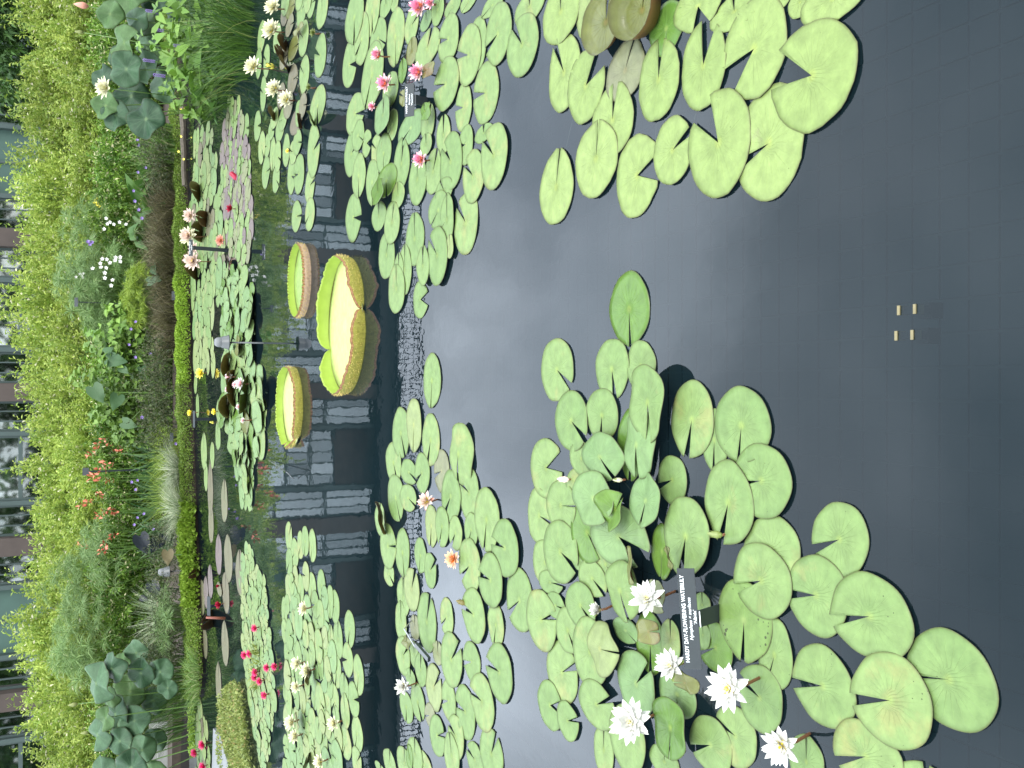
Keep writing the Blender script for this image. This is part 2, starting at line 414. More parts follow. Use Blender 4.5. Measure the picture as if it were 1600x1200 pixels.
class MB:
    """collects simple solids into one mesh"""
    def __init__(s): s.v = []; s.f = []; s.m = []
    def add(s, vs, fs, mi=0):
        n = len(s.v); s.v += [tuple(v) for v in vs]; s.f += [tuple(i + n for i in f) for f in fs]; s.m += [mi] * len(fs)
    def box(s, x0, x1, y0, y1, z0, z1, mi=0, b=0.0):
        vs = [(x, y, z) for z in (z0, z1) for y in (y0, y1) for x in (x0, x1)]
        s.add(vs, [(0, 2, 3, 1), (4, 5, 7, 6), (0, 1, 5, 4), (2, 6, 7, 3), (0, 4, 6, 2), (1, 3, 7, 5)], mi)
    def tube(s, pts, r, n=6, mi=0):
        pts = [Vector(p) for p in pts]
        rs = r if isinstance(r, (list, tuple)) else [r] * len(pts)
        vs = []
        for i, p in enumerate(pts):
            d = (pts[min(i + 1, len(pts) - 1)] - pts[max(i - 1, 0)]).normalized()
            a = d.orthogonal().normalized()
            if i and abs(prev.dot(d)) < 0.99:
                a = (prev - d * prev.dot(d)).normalized()
            prev = a
            b = d.cross(a)
            for k in range(n):
                t = 2 * math.pi * k / n
                vs.append(p + (a * math.cos(t) + b * math.sin(t)) * rs[i])
        fs = [(i * n + k, i * n + (k + 1) % n, (i + 1) * n + (k + 1) % n, (i + 1) * n + k) for i in range(len(pts) - 1) for k in range(n)]
        fs.append(tuple(range(n - 1, -1, -1))); fs.append(tuple((len(pts) - 1) * n + k for k in range(n)))
        s.add(vs, fs, mi)
    def lathe(s, prof, n=20, mi=0, c=(0, 0, 0)):
        vs = [(c[0] + r * math.cos(2 * math.pi * k / n), c[1] + r * math.sin(2 * math.pi * k / n), c[2] + z) for r, z in prof for k in range(n)]
        s.add(vs, [(i * n + k, i * n + (k + 1) % n, (i + 1) * n + (k + 1) % n, (i + 1) * n + k) for i in range(len(prof) - 1) for k in range(n)], mi)
    def build(s, name, mats, parent=None, loc=(0, 0, 0), smooth=False):
        if isinstance(mats, str): mats = [mats]
        return obj(name, mesh_from(name, s.v, s.f, mats, s.m, smooth), parent, loc)
    def mesh(s, name, mats, smooth=False):
        if isinstance(mats, str): mats = [mats]
        return mesh_from(name, s.v, s.f, mats, s.m, smooth)

# ------------------------------------------------------------------ floating leaves
def leaf_disc(rx, ry, notch, openw, mat, ragged=0.0, seed=0, cup=0.0, rim=0.0, tilt=(0, 0), fold=None, wave=0.004,
              nseg=36, rings=5, thick=0.0018, under="pad_under", wrinkle=0.0, peltate=False):
    r_ = np.random.default_rng(seed)
    half = 0.0 if peltate else openw
    th = notch + half + (2 * math.pi - 2 * half) * np.arange(nseg + 1) / nseg
    if peltate: pass
    ph = r_.uniform(0, 6.28, 6)
    rel = (th - notch)
    out = 1 + 0.022 * np.sin(2 * rel + ph[0]) + 0.018 * np.sin(3 * rel + ph[1]) + 0.008 * np.sin(7 * rel + ph[2])
    if ragged:
        out += ragged * r_.uniform(-1, 0.6, nseg + 1)
    if not peltate:                                  # rounded lobe tips
        e = np.minimum(rel - half, 2 * math.pi - half - rel)
        out *= 1 - 0.05 * (e > 0) * np.cos(rel) * 0.6
        out *= 1 + 0.07 * np.exp(-(e / 0.30) ** 2) - r_.uniform(0.0, 0.08) * np.exp(-(e / 0.10) ** 2)
    ss = np.linspace(0, 1, rings + 1)[1:] ** 0.85
    V = [(0.0, 0.0, 0.0)]; UV = [(0.5, 0.0)]
    frac = np.arange(nseg + 1) / nseg
    wob = r_.uniform(0, 6.28, 3)
    sig = []
    def zf(x, y, s, t, fr_):
        z = cup * s * s + wave * s * math.sin(3 * t + wob[0]) + wave * 0.6 * s * s * math.sin(5 * t + wob[1])
        if wrinkle:
            z += wrinkle * s * (1.2 - s) * abs(math.sin(fr_ * math.pi * 11 + wob[2])) * 2
        if rim and s > 0.88:
            z += rim * (s - 0.88) / 0.12
        z += tilt[0] * x + tilt[1] * y
        if fold:
            ax, k = fold
            z += k * abs(-math.sin(ax) * x + math.cos(ax) * y)
        return z
    for s in ss:
        for i, t in enumerate(th):
            # petiole sits a little toward the notch side
            k = s * out[i]
            if rim and s > 0.88: k *= 0.97
            x = rx * k * math.cos(t); y = ry * k * math.sin(t)
            V.append((x, y, zf(x, y, s, t, frac[i])))
            UV.append((frac[i], s))
    n = nseg + 1
    Fc = []; M = []
    for i in range(nseg):
        Fc.append((0, 1 + i, 2 + i)); M.append(0)
    for j in range(rings - 1):
        for i in range(nseg):
            a = 1 + j * n + i
            Fc.append((a, a + n, a + n + 1, a + 1)); M.append(0)
    # underside copy and edge
    nv = len(V)
    V2 = [(x, y, z - thick) for x, y, z in V]; V += V2; UV += UV
    for f, mm_ in list(zip(Fc, M)):
        Fc.append(tuple(i + nv for i in reversed(f))); M.append(2)
    base = 1 + (rings - 1) * n
    for i in range(nseg):
        a = base + i
        Fc.append((a, a + nv, a + nv + 1, a + 1)); M.append(1)
    if not peltate:
        for e0 in (0, nseg):
            chain = [0] + [1 + j * n + e0 for j in range(rings)]
            for a, b in zip(chain, chain[1:]):
                Fc.append((a, b, b + nv, a + nv)); M.append(1)
    return mesh_from("lily_pad", V, Fc, [mat, "pad_edge", under], M, True, UV)

TONE = {'b': "pad_glaucous", 'p': "pad_pink", 'y': "pad_yellow", 'o': "pad_olive", 'g': "pad_bright", 's': "pad_speckled",
        'z': "pad_bronze", 'm': "pad_mauve", 'c': "pad_crinkled"}
PAD_N = [0]
def fit_pad(cx, cy, w, h, z=0.0):
    c = ground(cx, cy, z)
    a = ground(cx - w / 2, cy, z); b = ground(cx + w / 2, cy, z)
    ry = (a - b).length / 2 * 1.0
    # depth lines converge on the horizon point, which shears the outline at the sides
    hz = 800 - F * math.tan(P)
    sh = abs(600 - cy) / max(60, cx - hz)
    hh = max((h / 2) ** 2 - (sh * w / 2) ** 2, (0.6 * h / 2) ** 2) ** 0.5
    rx = hh * pxm(c)
    mid = (a + b) / 2
    ry = abs(a.y - b.y) / 2
    return Vector((c.x, mid.y * 0.5 + c.y * 0.5, z)), rx, ry
def notch_dir(cx, cy, deg, z=0.0):
    a = math.radians(deg)
    p0 = ground(cx, cy, z); p1 = ground(cx + 6 * math.cos(a), cy - 6 * math.sin(a), z)
    return math.atan2(p1.y - p0.y, p1.x - p0.x)

def add_pads(parent, specs, default="pad_green", ragged=0.0, zbase=0.0042, wrinkle=0.0, openw=0.07, name="lily_pad", order=True, nseg=36, wave=0.0012, dz=0.0022):
    placed = []
    out = []
    for line in specs:
        p = line.split() if isinstance(line, str) else list(line)
        cx, cy, w, h = map(float, p[:4])
        nd = float(p[4]) if len(p) > 4 else random.uniform(0, 360)
        fl = p[5] if len(p) > 5 else ""
        PAD_N[0] += 1
        seed = PAD_N[0]
        r_ = random.Random(seed)
        z = zbase
        lift = 0.0
        if 'l' in fl: lift = 0.024
        if 'L' in fl: lift = 0.07
        c, rx, ry = fit_pad(cx, cy, w, h, lift)
        for (qx, qy, qr1, qr2, qz) in placed:
            if abs(qx - c.x) < (qr1 + rx) * 0.97 and abs(qy - c.y) < (qr2 + ry) * 0.97 and ((qx - c.x) / (qr1 + rx)) ** 2 + ((qy - c.y) / (qr2 + ry)) ** 2 < 0.93:
                z = max(z, qz + dz)
        placed.append((c.x, c.y, rx, ry, z))
        mat = default
        for k in fl:
            if k in TONE: mat = TONE[k]
        tilt = (r_.uniform(-1, 1) * 0.004, r_.uniform(-1, 1) * 0.004)
        cup = 0.0; rim = 0.0; fold = None
        ow = min(openw, 0.07) * r_.uniform(0.5, 1.7)
        grow = 1.09 if h < 95 and parent is not None else 1.03
        rx *= grow; ry *= grow
        if 'W' in fl: ow = 0.34
        if 'w' in fl: ow = 0.13
        if 'n' in fl: ow = 0.04
        if lift:
            tilt = (r_.uniform(-0.13, 0.13), r_.uniform(-0.13, 0.08)); cup = r_.choice((-0.12, 0.06)) * min(rx, ry)
        if 'r' in fl: rim = 0.022
        if 'R' in fl: rim = 0.05; tilt = (0.1, 0.12)
        if 'f' in fl: fold = (notch_dir(cx, cy, nd), 0.5); lift = max(lift, 0.01)
        if 't' in fl: tilt = (r_.uniform(-0.3, 0.3), -0.45); lift = max(lift, 0.03)
        me = leaf_disc(rx, ry, notch_dir(cx, cy, nd), ow, mat, ragged, seed, cup, rim, tilt, fold,
                       wrinkle=wrinkle, nseg=nseg, wave=wave * (5 if lift else 1),
                       under="pad_olive" if ('g' in fl or 'b' in fl) else "pad_under")
        loc = c.copy(); loc.z = z + lift
        if parent is not None:
            o = obj(name, me, parent, loc - parent.location)
        else:
            o = obj(name, me, None, loc)
        if 's' in fl: o['label'] = "insect-speckled pad with a dried straw-coloured patch"
        if 'R' in fl: o['label'] = "olive pad with its rim turned steeply up"
        if 'f' in fl: o['label'] = "pad folded upwards along its middle"
        out.append(o)
    return out

def in_poly(x, y, poly):
    c = False; j = len(poly) - 1
    for i in range(len(poly)):
        xi, yi = poly[i]; xj, yj = poly[j]
        if (yi > y) != (yj > y) and x < (xj - xi) * (y - yi) / (yj - yi) + xi: c = not c
        j = i
    return c
def scatter_pads(poly, n, w0, h0, seed, gap=0.5, taken=(), var=0.3, flags=("",), tries=4000):
    """countable small pads spread over an outline drawn on the water"""
    r_ = random.Random(seed)
    xs = [p[0] for p in poly]; ys = [p[1] for p in poly]
    got = []
    tk = [(float(t.split()[0]), float(t.split()[1]), float(t.split()[2]), float(t.split()[3])) for t in taken]
    for _ in range(tries):
        if len(got) >= n: break
        x = r_.uniform(min(xs), max(xs)); y = r_.uniform(min(ys), max(ys))
        if not in_poly(x, y, poly): continue
        k = r_.uniform(1 - var, 1 + var) * (1 + 0.0)
        sc = (x - 108) / ((sum(xs) / len(xs)) - 108)
        w = w0 * k * sc * sc; h = h0 * k * sc
        if any(((x - a) / ((w + c) / 2)) ** 2 + ((y - b) / ((h + d) / 2)) ** 2 < gap for a, b, c, d in tk): continue
        tk.append((x, y, w, h))
        got.append((x, y, w, h, r_.uniform(0, 360), r_.choice(flags)))
    got.sort(key=lambda g: r_.random())
    return got

# ------------------------------------------------------------------ flowers
def petal_mesh(length, width, mat, cupk=0.25, pointed=1.0, curl=0.2):
    V = []; Fc = []
    nl, nw = 6, 4
    for i in range(nl + 1):
        s = i / nl
        wd = width * math.sin(math.pi * min(1, 0.08 + s * 0.92) ** (0.85)) ** 0.8 if s < 1 else 0.0
        wd = max(wd, 0.02 * width)
        for j in range(nw + 1):
            u = (j / nw - 0.5)
            y = u * wd
            V.append((s * length, y, cupk * (u * u) * wd * 2 + curl * length * (s ** 2) * 0.5))
    for i in range(nl):
        for j in range(nw):
            a = i * (nw + 1) + j
            Fc.append((a, a + nw + 1, a + nw + 2, a + 1))
    return mesh_from("petal", V, Fc, [mat], None, True)
PETALS = {}
def flower(parent, px, py, size, mat, stamen="stamen_yellow", tilt=(0.25, 0.0), height=0.04, openness=1.0, detail=True,
           whorls=((7, 4, 1.0), (8, 26, 0.95), (7, 46, 0.85), (6, 64, 0.7)), sepal=None, stalk="stalk_brown", label=None, name="flower", inner=None):
    """an open waterlily bloom: whorls of pointed petals, a tuft of stamens, sepals below and a stalk into the water"""
    c = at_height(px, py, height)
    R = size * pxm(c) / 2
    key = (mat, round(R, 3))
    if key not in PETALS:
        PETALS[key] = petal_mesh(R, R * 0.40, mat)
    base = c
    rot = Matrix.Rotation(-tilt[0], 4, 'X') @ Matrix.Rotation(tilt[1], 4, 'Y')
    rot = Matrix.Rotation(tilt[0], 4, 'X').inverted() if False else Matrix.Rotation(tilt[0], 4, 'X') @ Matrix.Rotation(tilt[1], 4, 'Y')
    r_ = random.Random(int(px * 7 + py))
    mats = []
    for wi, (n, el, ln) in enumerate(whorls):
        for k in range(n):
            az = 2 * math.pi * (k + 0.5 * wi + r_.uniform(-.12, .12)) / n
            e = math.radians(90 - (90 - el) * openness + r_.uniform(-5, 5))
            M_ = Matrix.Rotation(az, 4, 'Z') @ Matrix.Rotation(-e, 4, 'Y') @ Matrix.Scale(ln * r_.uniform(.92, 1.06), 4)
            M_ = Matrix.Translation((0, 0, 0.03 * R * wi)) @ M_
            mats.append((rot @ M_, wi))
    # stamens
    st = MB()
    for k in range(40 if detail else 9):
        a = r_.uniform(0, 6.28); rr = r_.uniform(0.02, 0.20) * R
        b = Vector((rr * math.cos(a), rr * math.sin(a), 0.04 * R)); t = Vector((b.x * 1.7, b.y * 1.7, R * r_.uniform(0.26, 0.36)))
        st.tube([rot @ b, rot @ ((b + t) / 2 + Vector((b.x * .3, b.y * .3, 0))), rot @ t], [0.028 * R, 0.042 * R, 0.030 * R], 4)
    if detail:
        f = bpy.data.objects.new(name, None)
        f.empty_display_size = 0.02
        link(f, parent); f.location = base - parent.location
        for M_, wi in mats:
            me = PETALS[key]
            if inner and wi >= 2:
                k2 = (inner, round(R, 3))
                if k2 not in PETALS: PETALS[k2] = petal_mesh(R, R * 0.40, inner)
                me = PETALS[k2]
            o = bpy.data.objects.new("petal", me); o.matrix_local = M_
            link(o, f)
        st.build("stamens", stamen, f)
        if sepal:
            k2 = (sepal, round(R, 3))
            if k2 not in PETALS: PETALS[k2] = petal_mesh(R * 0.98, R * 0.42, sepal)
            for k in range(4):
                M_ = rot @ Matrix.Translation((0, 0, -0.03 * R)) @ Matrix.Rotation(math.pi / 2 * k + .4, 4, 'Z') @ Matrix.Rotation(-math.radians(90 - (90 + 4) * openness), 4, 'Y')
                o = bpy.data.objects.new("sepal", PETALS[k2]); o.matrix_local = M_; link(o, f)
        cup = MB()
        cup.lathe([(0.02 * R, -0.16 * R), (0.10 * R, -0.10 * R), (0.14 * R, 0.0), (0.10 * R, 0.06 * R)], 8)
        cup.v = [tuple(rot @ Vector(v)) for v in cup.v]
        cup.build("flower_base", "sepal_green", f, smooth=True)
    else:
        pm = PETALS[key]
        pv = [v.co.copy() for v in pm.vertices]; pf = [tuple(p.vertices) for p in pm.polygons]
        b = MB()
        for M_, wi in mats:
            b.add([M_ @ v for v in pv], pf, 2 if (inner and wi >= 2) else 0)
        b.add(st.v, st.f, 1)
        f = b.build(name, [mat, stamen, inner or mat], parent, base - parent.location, smooth=True)
    if label: f['label'] = label
    if stalk:
        s = MB()
        s.tube([rot @ Vector((0, 0, -0.1 * R)), Vector((0, 0.1 * R, -height * 0.5)), Vector((0.02, 0.3 * R, -height - 0.05))], 0.0045 if detail else 0.006, 6)
        s.build("stalk", stalk, f, smooth=True)
    return f
def at_height(px, py, z):
    return ground(px, py, z)
def bud(parent, px, py, length, mats=("sepal_green", "petal_white"), height=0.05, lean=(0.2, -0.3), name="flower_bud"):
    c = at_height(px, py, height)
    R = length * pxm(c) / 2
    b = MB()
    ax = Vector((lean[0], lean[1], 1)).normalized()
    q = Vector((0, 0, 1)).rotation_difference(ax)
    m_ = MB(); m_.lathe([(0.001, -R), (0.35 * R, -0.8 * R), (0.52 * R, -0.3 * R), (0.42 * R, 0.3 * R), (0.2 * R, 0.75 * R), (0.002, R)], 8)
    b.add([q @ Vector(v) for v in m_.v], m_.f, 0)
    k = petal_mesh(1.7 * R, 0.5 * R, mats[1])
    for a in range(4):
        M_ = q.to_matrix().to_4x4() @ Matrix.Translation((0, 0, -0.8 * R)) @ Matrix.Rotation(a * 1.57 + .4, 4, 'Z') @ Matrix.Translation((0.35 * R, 0, 0)) @ Matrix.Rotation(-1.42, 4, 'Y')
        b.add([M_ @ v.co for v in k.vertices], [tuple(p.vertices) for p in k.polygons], 1)
    b.tube([q @ Vector((0, 0, -0.9 * R)), Vector((0, 0.02, -height - 0.04))], 0.004, 5, 2)
    return b.build(name, [mats[0], mats[1], "stalk_brown"], parent, c - parent.location, smooth=True)

# ------------------------------------------------------------------ setting: ground, bed, pool, water
EDGE_PX = [(262, -700), (268, -250), (276, 0), (284, 120), (291, 220), (295, 330), (297, 430), (300, 600), (307, 780), (314, 940), (317, 1050), (312, 1085), (284, 1105), (281, 1250), (276, 1500), (270, 2100)]
EDGE = [ground(a, b, 0.0) for a, b in EDGE_PX]
XR, XL = EDGE[0].x, EDGE[-1].x
NEARY = 0.55
# one sheet of ground with the pool cut out of it, reaching the horizon
gv = [(-400, -400), (400, -400), (400, 400), (-400, 400)]
def sheet(name, polys, z, mats, z0=None, kind='structure'):
    V = []; Fc = []
    for poly in polys:
        n = len(V)
        V += [(x, y, z) for x, y in poly]
        Fc.append(tuple(range(n, n + len(poly))))
        if z0 is not None:
            m = len(V)
            V += [(x, y, z0) for x, y in poly]
            for i in range(len(poly)):
                j = (i + 1) % len(poly)
                Fc.append((n + i, m + i, m + j, n + j))
    o = obj(name, mesh_from(name, V, Fc, mats, None, False))
    tag(o, kind=kind)
    return o
back = [(EDGE[-1].x, 24.4)] + [(v.x, v.y) for v in reversed(EDGE)] + [(XR, 24.4)]
back_poly = [(p[0], p[1]) for p in back][::-1]
sheet("planting_bed", [back_poly], 0.14, ["soil"], -0.9)
sheet("ground", [[(-400, -400), (400, -400), (400, NEARY - 3), (-400, NEARY - 3)],
                 [(-400, 24.4), (400, 24.4), (400, 400), (-400, 400)],
                 [(-400, NEARY - 3), (XL, NEARY - 3), (XL, 24.4), (-400, 24.4)],
                 [(XR, NEARY - 3), (400, NEARY - 3), (400, 24.4), (XR, 24.4)]], 0.135, ["lawn_soil"], -0.9)
sheet("pavement", [[(XL, NEARY - 3), (XR, NEARY - 3), (XR, NEARY), (XL, NEARY)]], 0.15, ["concrete"], -0.9)
sheet("water", [[(XL, NEARY), (XR, NEARY)] + [(v.x, v.y + 0.02) for v in EDGE]], 0.0, ["water"])
FLZ = -0.62
fl = sheet("pool_floor", [[(XL, NEARY), (XR, NEARY), (XR, 24), (XL, 24)]], FLZ, ["tile_joint"])
fl['kind'] = 'structure'
# floor tiles: the nearest three hundred one by one, the rest joined
TS = 0.098
tb = MB()
g_ = 0.0045
tb.box(-TS / 2 + g_, TS / 2 - g_, -TS / 2 + g_, TS / 2 - g_, 0, 0.008)
tile_me = tb.mesh("tile", "tile_dark")
c0 = ground(1450, 600, FLZ)
cells = []
for i in range(-34, 35):
    for j in range(-14, 42):
        x, y = i * TS, c0.y + j * TS
        if y < NEARY + 0.08: continue
        cells.append((abs(i) * 0.55 + abs(y - 1.4) / TS * 0.9, x, y))
cells.sort()
rest = MB()
for k, (_, x, y) in enumerate(cells):
    if k < 296:
        o = obj("tile", tile_me, fl, (x, y, FLZ))
    else:
        rest.box(x - TS / 2 + g_, x + TS / 2 - g_, y - TS / 2 + g_, y + TS / 2 - g_, FLZ, FLZ + 0.008)
o = rest.build("tile_field", "tile_dark", fl); o['kind'] = 'stuff'

# two submerged fittings with pale yellow end strips
for k, (pa, pb, pc, pd) in enumerate([((1407, 484), (1432, 484), 477, 492), ((1403, 524), (1428, 524), 517, 532)]):
    za = -0.004
    a = ground(*pa, za); b = ground(*pb, za)
    m_ = (a + b) / 2
    root = empty("submerged_fitting", (m_.x, m_.y, za),
                 ["dark underwater fitting with two pale yellow strips, upper of the pair in the photo",
                  "dark underwater fitting with two pale yellow strips, lower of the pair in the photo"][k], "pool fitting", "pair of underwater fittings in the open water")
    hy = abs(a.y - b.y) / 2; hx = 7.5 * pxm(m_)
    b1 = MB(); b1.box(-hx * 0.75, hx * 0.75, -hy * 1.0, hy * 1.0, -0.05, -0.006); b1.build("body", "fitting_black", root)
    b3 = MB(); b3.box(-0.018, 0.018, -0.018, 0.018, -0.09, -0.05); b3.build("post", "fitting_black", root)
    for s in (-1, 1):
        b2 = MB(); b2.box(-hx, hx, s * hy - 0.0038, s * hy + 0.0038, -0.02, 0.007); b2.build("strip", "fitting_yellow", root)

# ------------------------------------------------------------------ glasshouse behind the bed
BY = 27.0
hall = empty("glasshouse", (0, BY, 0.135), "long glass-fronted hall with brown stone pilasters behind the hedge, mirrored in the pool", "building")
def hb(name, mat, x0, x1, y0, y1, z0, z1, parent=hall):
    b = MB(); b.box(x0, x1, y0, y1, z0 - 0.135, z1 - 0.135); return b.build(name, mat, parent, (0, 0, 0))
PX0, PIT = -0.21, 3.93
NB = range(-4, 5)
ZT = 6.6
x_lo, x_hi = PX0 - PIT * 5, PX0 + PIT * 4
hb("wall", "interior", x_lo, x_hi, 3.0, 3.2, 0.135, ZT + 0.5)
hb("roof", "dark_metal", x_lo - 0.3, x_hi + 0.6, -0.1, 3.25, ZT + 0.5, ZT + 0.7)
hb("plinth", "brown_stone", x_lo, x_hi + .3, -0.12, 0.25, 0.14, 0.62)
hb("frieze", "dark_frieze", x_lo - 0.2, x_hi + 0.5, -0.45, 0.3, ZT, 7.12)
hb("cornice", "dark_metal", x_lo - 0.3, x_hi + 0.6, -0.6, 0.3, 7.12, 7.24)
pane_meshes = {}
def pane(parent, x, z, w, h):
    key = (round(w, 3), round(h, 3))
    if key not in pane_meshes:
        b = MB(); b.box(-w / 2, w / 2, -0.006, 0.006, -h / 2, h / 2); pane_meshes[key] = b.mesh("pane", "glass")
    return obj("pane", pane_meshes[key], parent, (x, 0, z))
def window(x0, x1, z0, z1, nx, nz, pj=0.0):
    w = MB(); fw = 0.055; mw = 0.035
    W_, H_ = x1 - x0, z1 - z0
    w.box(-W_ / 2, -W_ / 2 + fw, -0.05, 0.05, -H_ / 2, H_ / 2); w.box(W_ / 2 - fw, W_ / 2, -0.05, 0.05, -H_ / 2, H_ / 2)
    w.box(-W_ / 2 + fw, W_ / 2 - fw, -0.048, 0.048, -H_ / 2, -H_ / 2 + fw); w.box(-W_ / 2 + fw, W_ / 2 - fw, -0.048, 0.048, H_ / 2 - fw, H_ / 2)
    for i in range(1, nx):
        x = -W_ / 2 + W_ * i / nx; w.box(x - mw / 2, x + mw / 2, -0.04, 0.04, -H_ / 2 + fw, H_ / 2 - fw)
    for j in range(1, nz):
        z = -H_ / 2 + H_ * j / nz; w.box(-W_ / 2 + fw, W_ / 2 - fw, -0.037, 0.037, z - 0.05, z + 0.05)
    o = w.build("window", "window_metal", hall, ((x0 + x1) / 2, 0.1 + pj, (z0 + z1) / 2 - 0.135))
    for i in range(nx):
        for j in range(nz):
            pane(o, -W_ / 2 + W_ * (i + .5) / nx, -H_ / 2 + H_ * (j + .5) / nz, W_ / nx - 0.02, H_ / nz - 0.02)
    return o
for i in NB:
    xr = PX0 + PIT * i
    hb("pilaster", "brown_stone", xr - 0.23, xr + 0.23, -0.3, 0.25, 0.62, ZT)
    x = xr
    window(x - 1.0, x - 0.235, 0.62, ZT - 0.003, 3, 4)
    hb("post", "window_metal", x - 1.12, x - 1.003, -0.06, 0.2, 0.62, ZT - 0.002)
    green = (i % 2 == 0) ^ True
    if i in (-1,): green = True
    hb("screen", "green_screen" if i in (-1, 2, -4) else "interior", x - 2.78, x - 1.123, 0.14, 0.2, 0.62, 3.95)
    if i in (-1, 2, -4):
        hb("screen_bar", "window_metal", x - 1.98, x - 1.93, 0.08, 0.138, 0.62, 3.95)
    else:
        window(x - 2.78, x - 1.123, 0.63, 3.94, 2, 3, -0.03)
    window(x - 2.78, x - 1.123, 3.953, 5.38, 5, 2)
    hb("panel", "brick_panel", x - 2.78, x - 1.123, 0.02, 0.2, 5.383, ZT - 0.004)
    hb("post", "window_metal", x - 2.9, x - 2.783, -0.06, 0.2, 0.62, ZT - 0.001)
    window(x - 3.695, x - 2.903, 0.62, ZT - 0.005, 3, 4)
# roof railing of upright bars
bm_ = MB(); bm_.box(-0.012, 0.012, -0.02, 0.02, 0, 0.62); bar = bm_.mesh("railing_bar", "rail_dark")
rl = hb("railing", "rail_dark", x_lo - 0.2, x_hi + 0.5, -0.52, -0.47, 7.83, 7.89)
hb("rail", "rail_dark", x_lo - 0.2, x_hi + 0.5, -0.515, -0.475, 7.62, 7.65)
hb("rail", "rail_dark", x_lo - 0.2, x_hi + 0.5, -0.515, -0.475, 7.36, 7.38)
k = 0; x = x_lo
while x < x_hi + 0.4 and k < 290:
    obj("railing_bar", bar, rl, (x, -0.495, 7.24 - 0.135)); x += 0.155; k += 1

# stone-edged corner and the slab standing in the water at the near left of the bed
def slab(name, pts, z0, z1, mat, label, cat):
    V = [(x, y, z1) for x, y in pts] + [(x, y, z0) for x, y in pts]; n = len(pts)
    Fc = [tuple(range(n))] + [(i, n + i, n + (i + 1) % n, (i + 1) % n) for i in range(n)]
    c = sum((Vector((p[0], p[1], 0)) for p in pts), Vector()) / n
    V = [(a - c.x, b - c.y, q) for a, b, q in V]
    o = obj(name, mesh_from(name, V, Fc, [mat], None, False), None, (c.x, c.y, 0))
    return tag(o, label, cat)
q = [ground(333, 1138, 0.09), ground(343, 1148, 0.09), ground(362, 1215, 0.09), ground(372, 1290, 0.09), ground(330, 1290, 0.09), ground(331, 1200, 0.09)]
slab("stone_slab", [(v.x, v.y) for v in q], -0.4, 0.09, "granite", "pale grey stone corner poking out of the water below the magenta blooms", "stone slab")
y0 = at(262, 1150, 17.5); y1 = at(262, 1700, 17.5)
b = MB(); b.box(y1.x, y0.x + 0.3, 17.35, 17.75, 0.14, 0.30); b.box(y1.x, y0.x + 0.28, 17.45, 17.75, 0.30, 0.42)
tag(b.build("stone_kerb", "concrete"), "grey stone kerb at the water's edge under the lotus leaves at the photo's bottom", "kerb")
simple("timber", (0.075, 0.06, 0.042), 0.8, 0.3, 25, bump=0.5)
b = MB()
pts = [at(288, y, 0) if False else ground(286 + (y - 150) * 0.02, y, 0.10) for y in (165, 200, 240, 290)]
for k, (a, c) in enumerate(zip(pts, pts[1:])):
    b.tube([a, (a + c) / 2 + Vector((0, 0, 0.01)), c], 0.05 - 0.004 * k, 7)
tag(b.build("timber_edging", "timber"), "weathered timber edging log beside the mossy bank near the lotus", "edging log")

# ------------------------------------------------------------------ plant builders
def blades_mesh(name, n, R, hgt, wid, lean, mat, seed, seg=4, pale=0.0, stiff=1.8, Ry=None):
    r = np.random.default_rng(seed)
    Ry = R if Ry is None else Ry
    a = r.uniform(0, 2 * np.pi, n); rr = np.sqrt(r.uniform(0, 1, n))
    bx = rr * R * np.cos(a); by = rr * Ry * np.sin(a)
    az = a + r.normal(0, 0.7, n)
    h = hgt * r.uniform(0.55, 1.05, n) * (1 - 0.25 * rr); ln = lean * hgt * r.uniform(0.3, 1.2, n)
    w = wid * r.uniform(0.7, 1.2, n)
    t = np.linspace(0, 1, seg + 1)
    side = r.uniform(0, np.pi, n)
    sxx, syy = np.cos(side), np.sin(side)
    V = np.zeros((n, seg + 1, 2, 3))
    for k, s in enumerate(t):
        px = bx + np.cos(az) * ln * s ** stiff; py = by + np.sin(az) * ln * s ** stiff
        pz = h * (s - 0.25 * (ln / (hgt + 1e-6)) * s ** 2.5)
        ww = w * (1 - s ** 1.6) * 0.5 + 0.0006
        for q_, sg in enumerate((-1, 1)):
            V[:, k, q_, 0] = px + sg * ww * sxx; V[:, k, q_, 1] = py + sg * ww * syy; V[:, k, q_, 2] = pz
    base = np.arange(n)[:, None] * (seg + 1) * 2
    k = np.arange(seg)[None, :] * 2
    i = base + k
    Fq = np.stack([i, i + 1, i + 3, i + 2], -1).reshape(-1, 4)
    tone = np.clip(r.uniform(0, 0.9, n), 0, 1); tone[r.uniform(0, 1, n) < pale] = 1.0
    return mesh_from(name, V.reshape(-1, 3), Fq, [mat], None, False, tone=np.repeat(tone, (seg + 1) * 2))

def leaf_cards(C, D_, Ln, Wd, r, droop=0.3):
    """each leaf a folded diamond of two faces' worth of quad: base, side, tip, side"""
    n = len(C)
    up = r.normal(0, 1, (n, 3)); sd = np.cross(D_, up); sd /= np.linalg.norm(sd, axis=1)[:, None] + 1e-9
    nr = np.cross(sd, D_)
    tip = C + D_ * Ln[:, None] + np.array([0, 0, -1]) * (droop * Ln)[:, None]
    mid = C + D_ * (Ln * 0.45)[:, None]
    V = np.stack([C, mid + sd * (Wd / 2)[:, None] + nr * (Wd * .15)[:, None], tip, mid - sd * (Wd / 2)[:, None] + nr * (Wd * .15)[:, None]], 1)
    return V
def cards_mesh(name, V, mat, tone):
    n = len(V)
    Fq = np.arange(n * 4).reshape(n, 4)
    return mesh_from(name, V.reshape(-1, 3), Fq, [mat], None, False, tone=np.repeat(tone, 4))

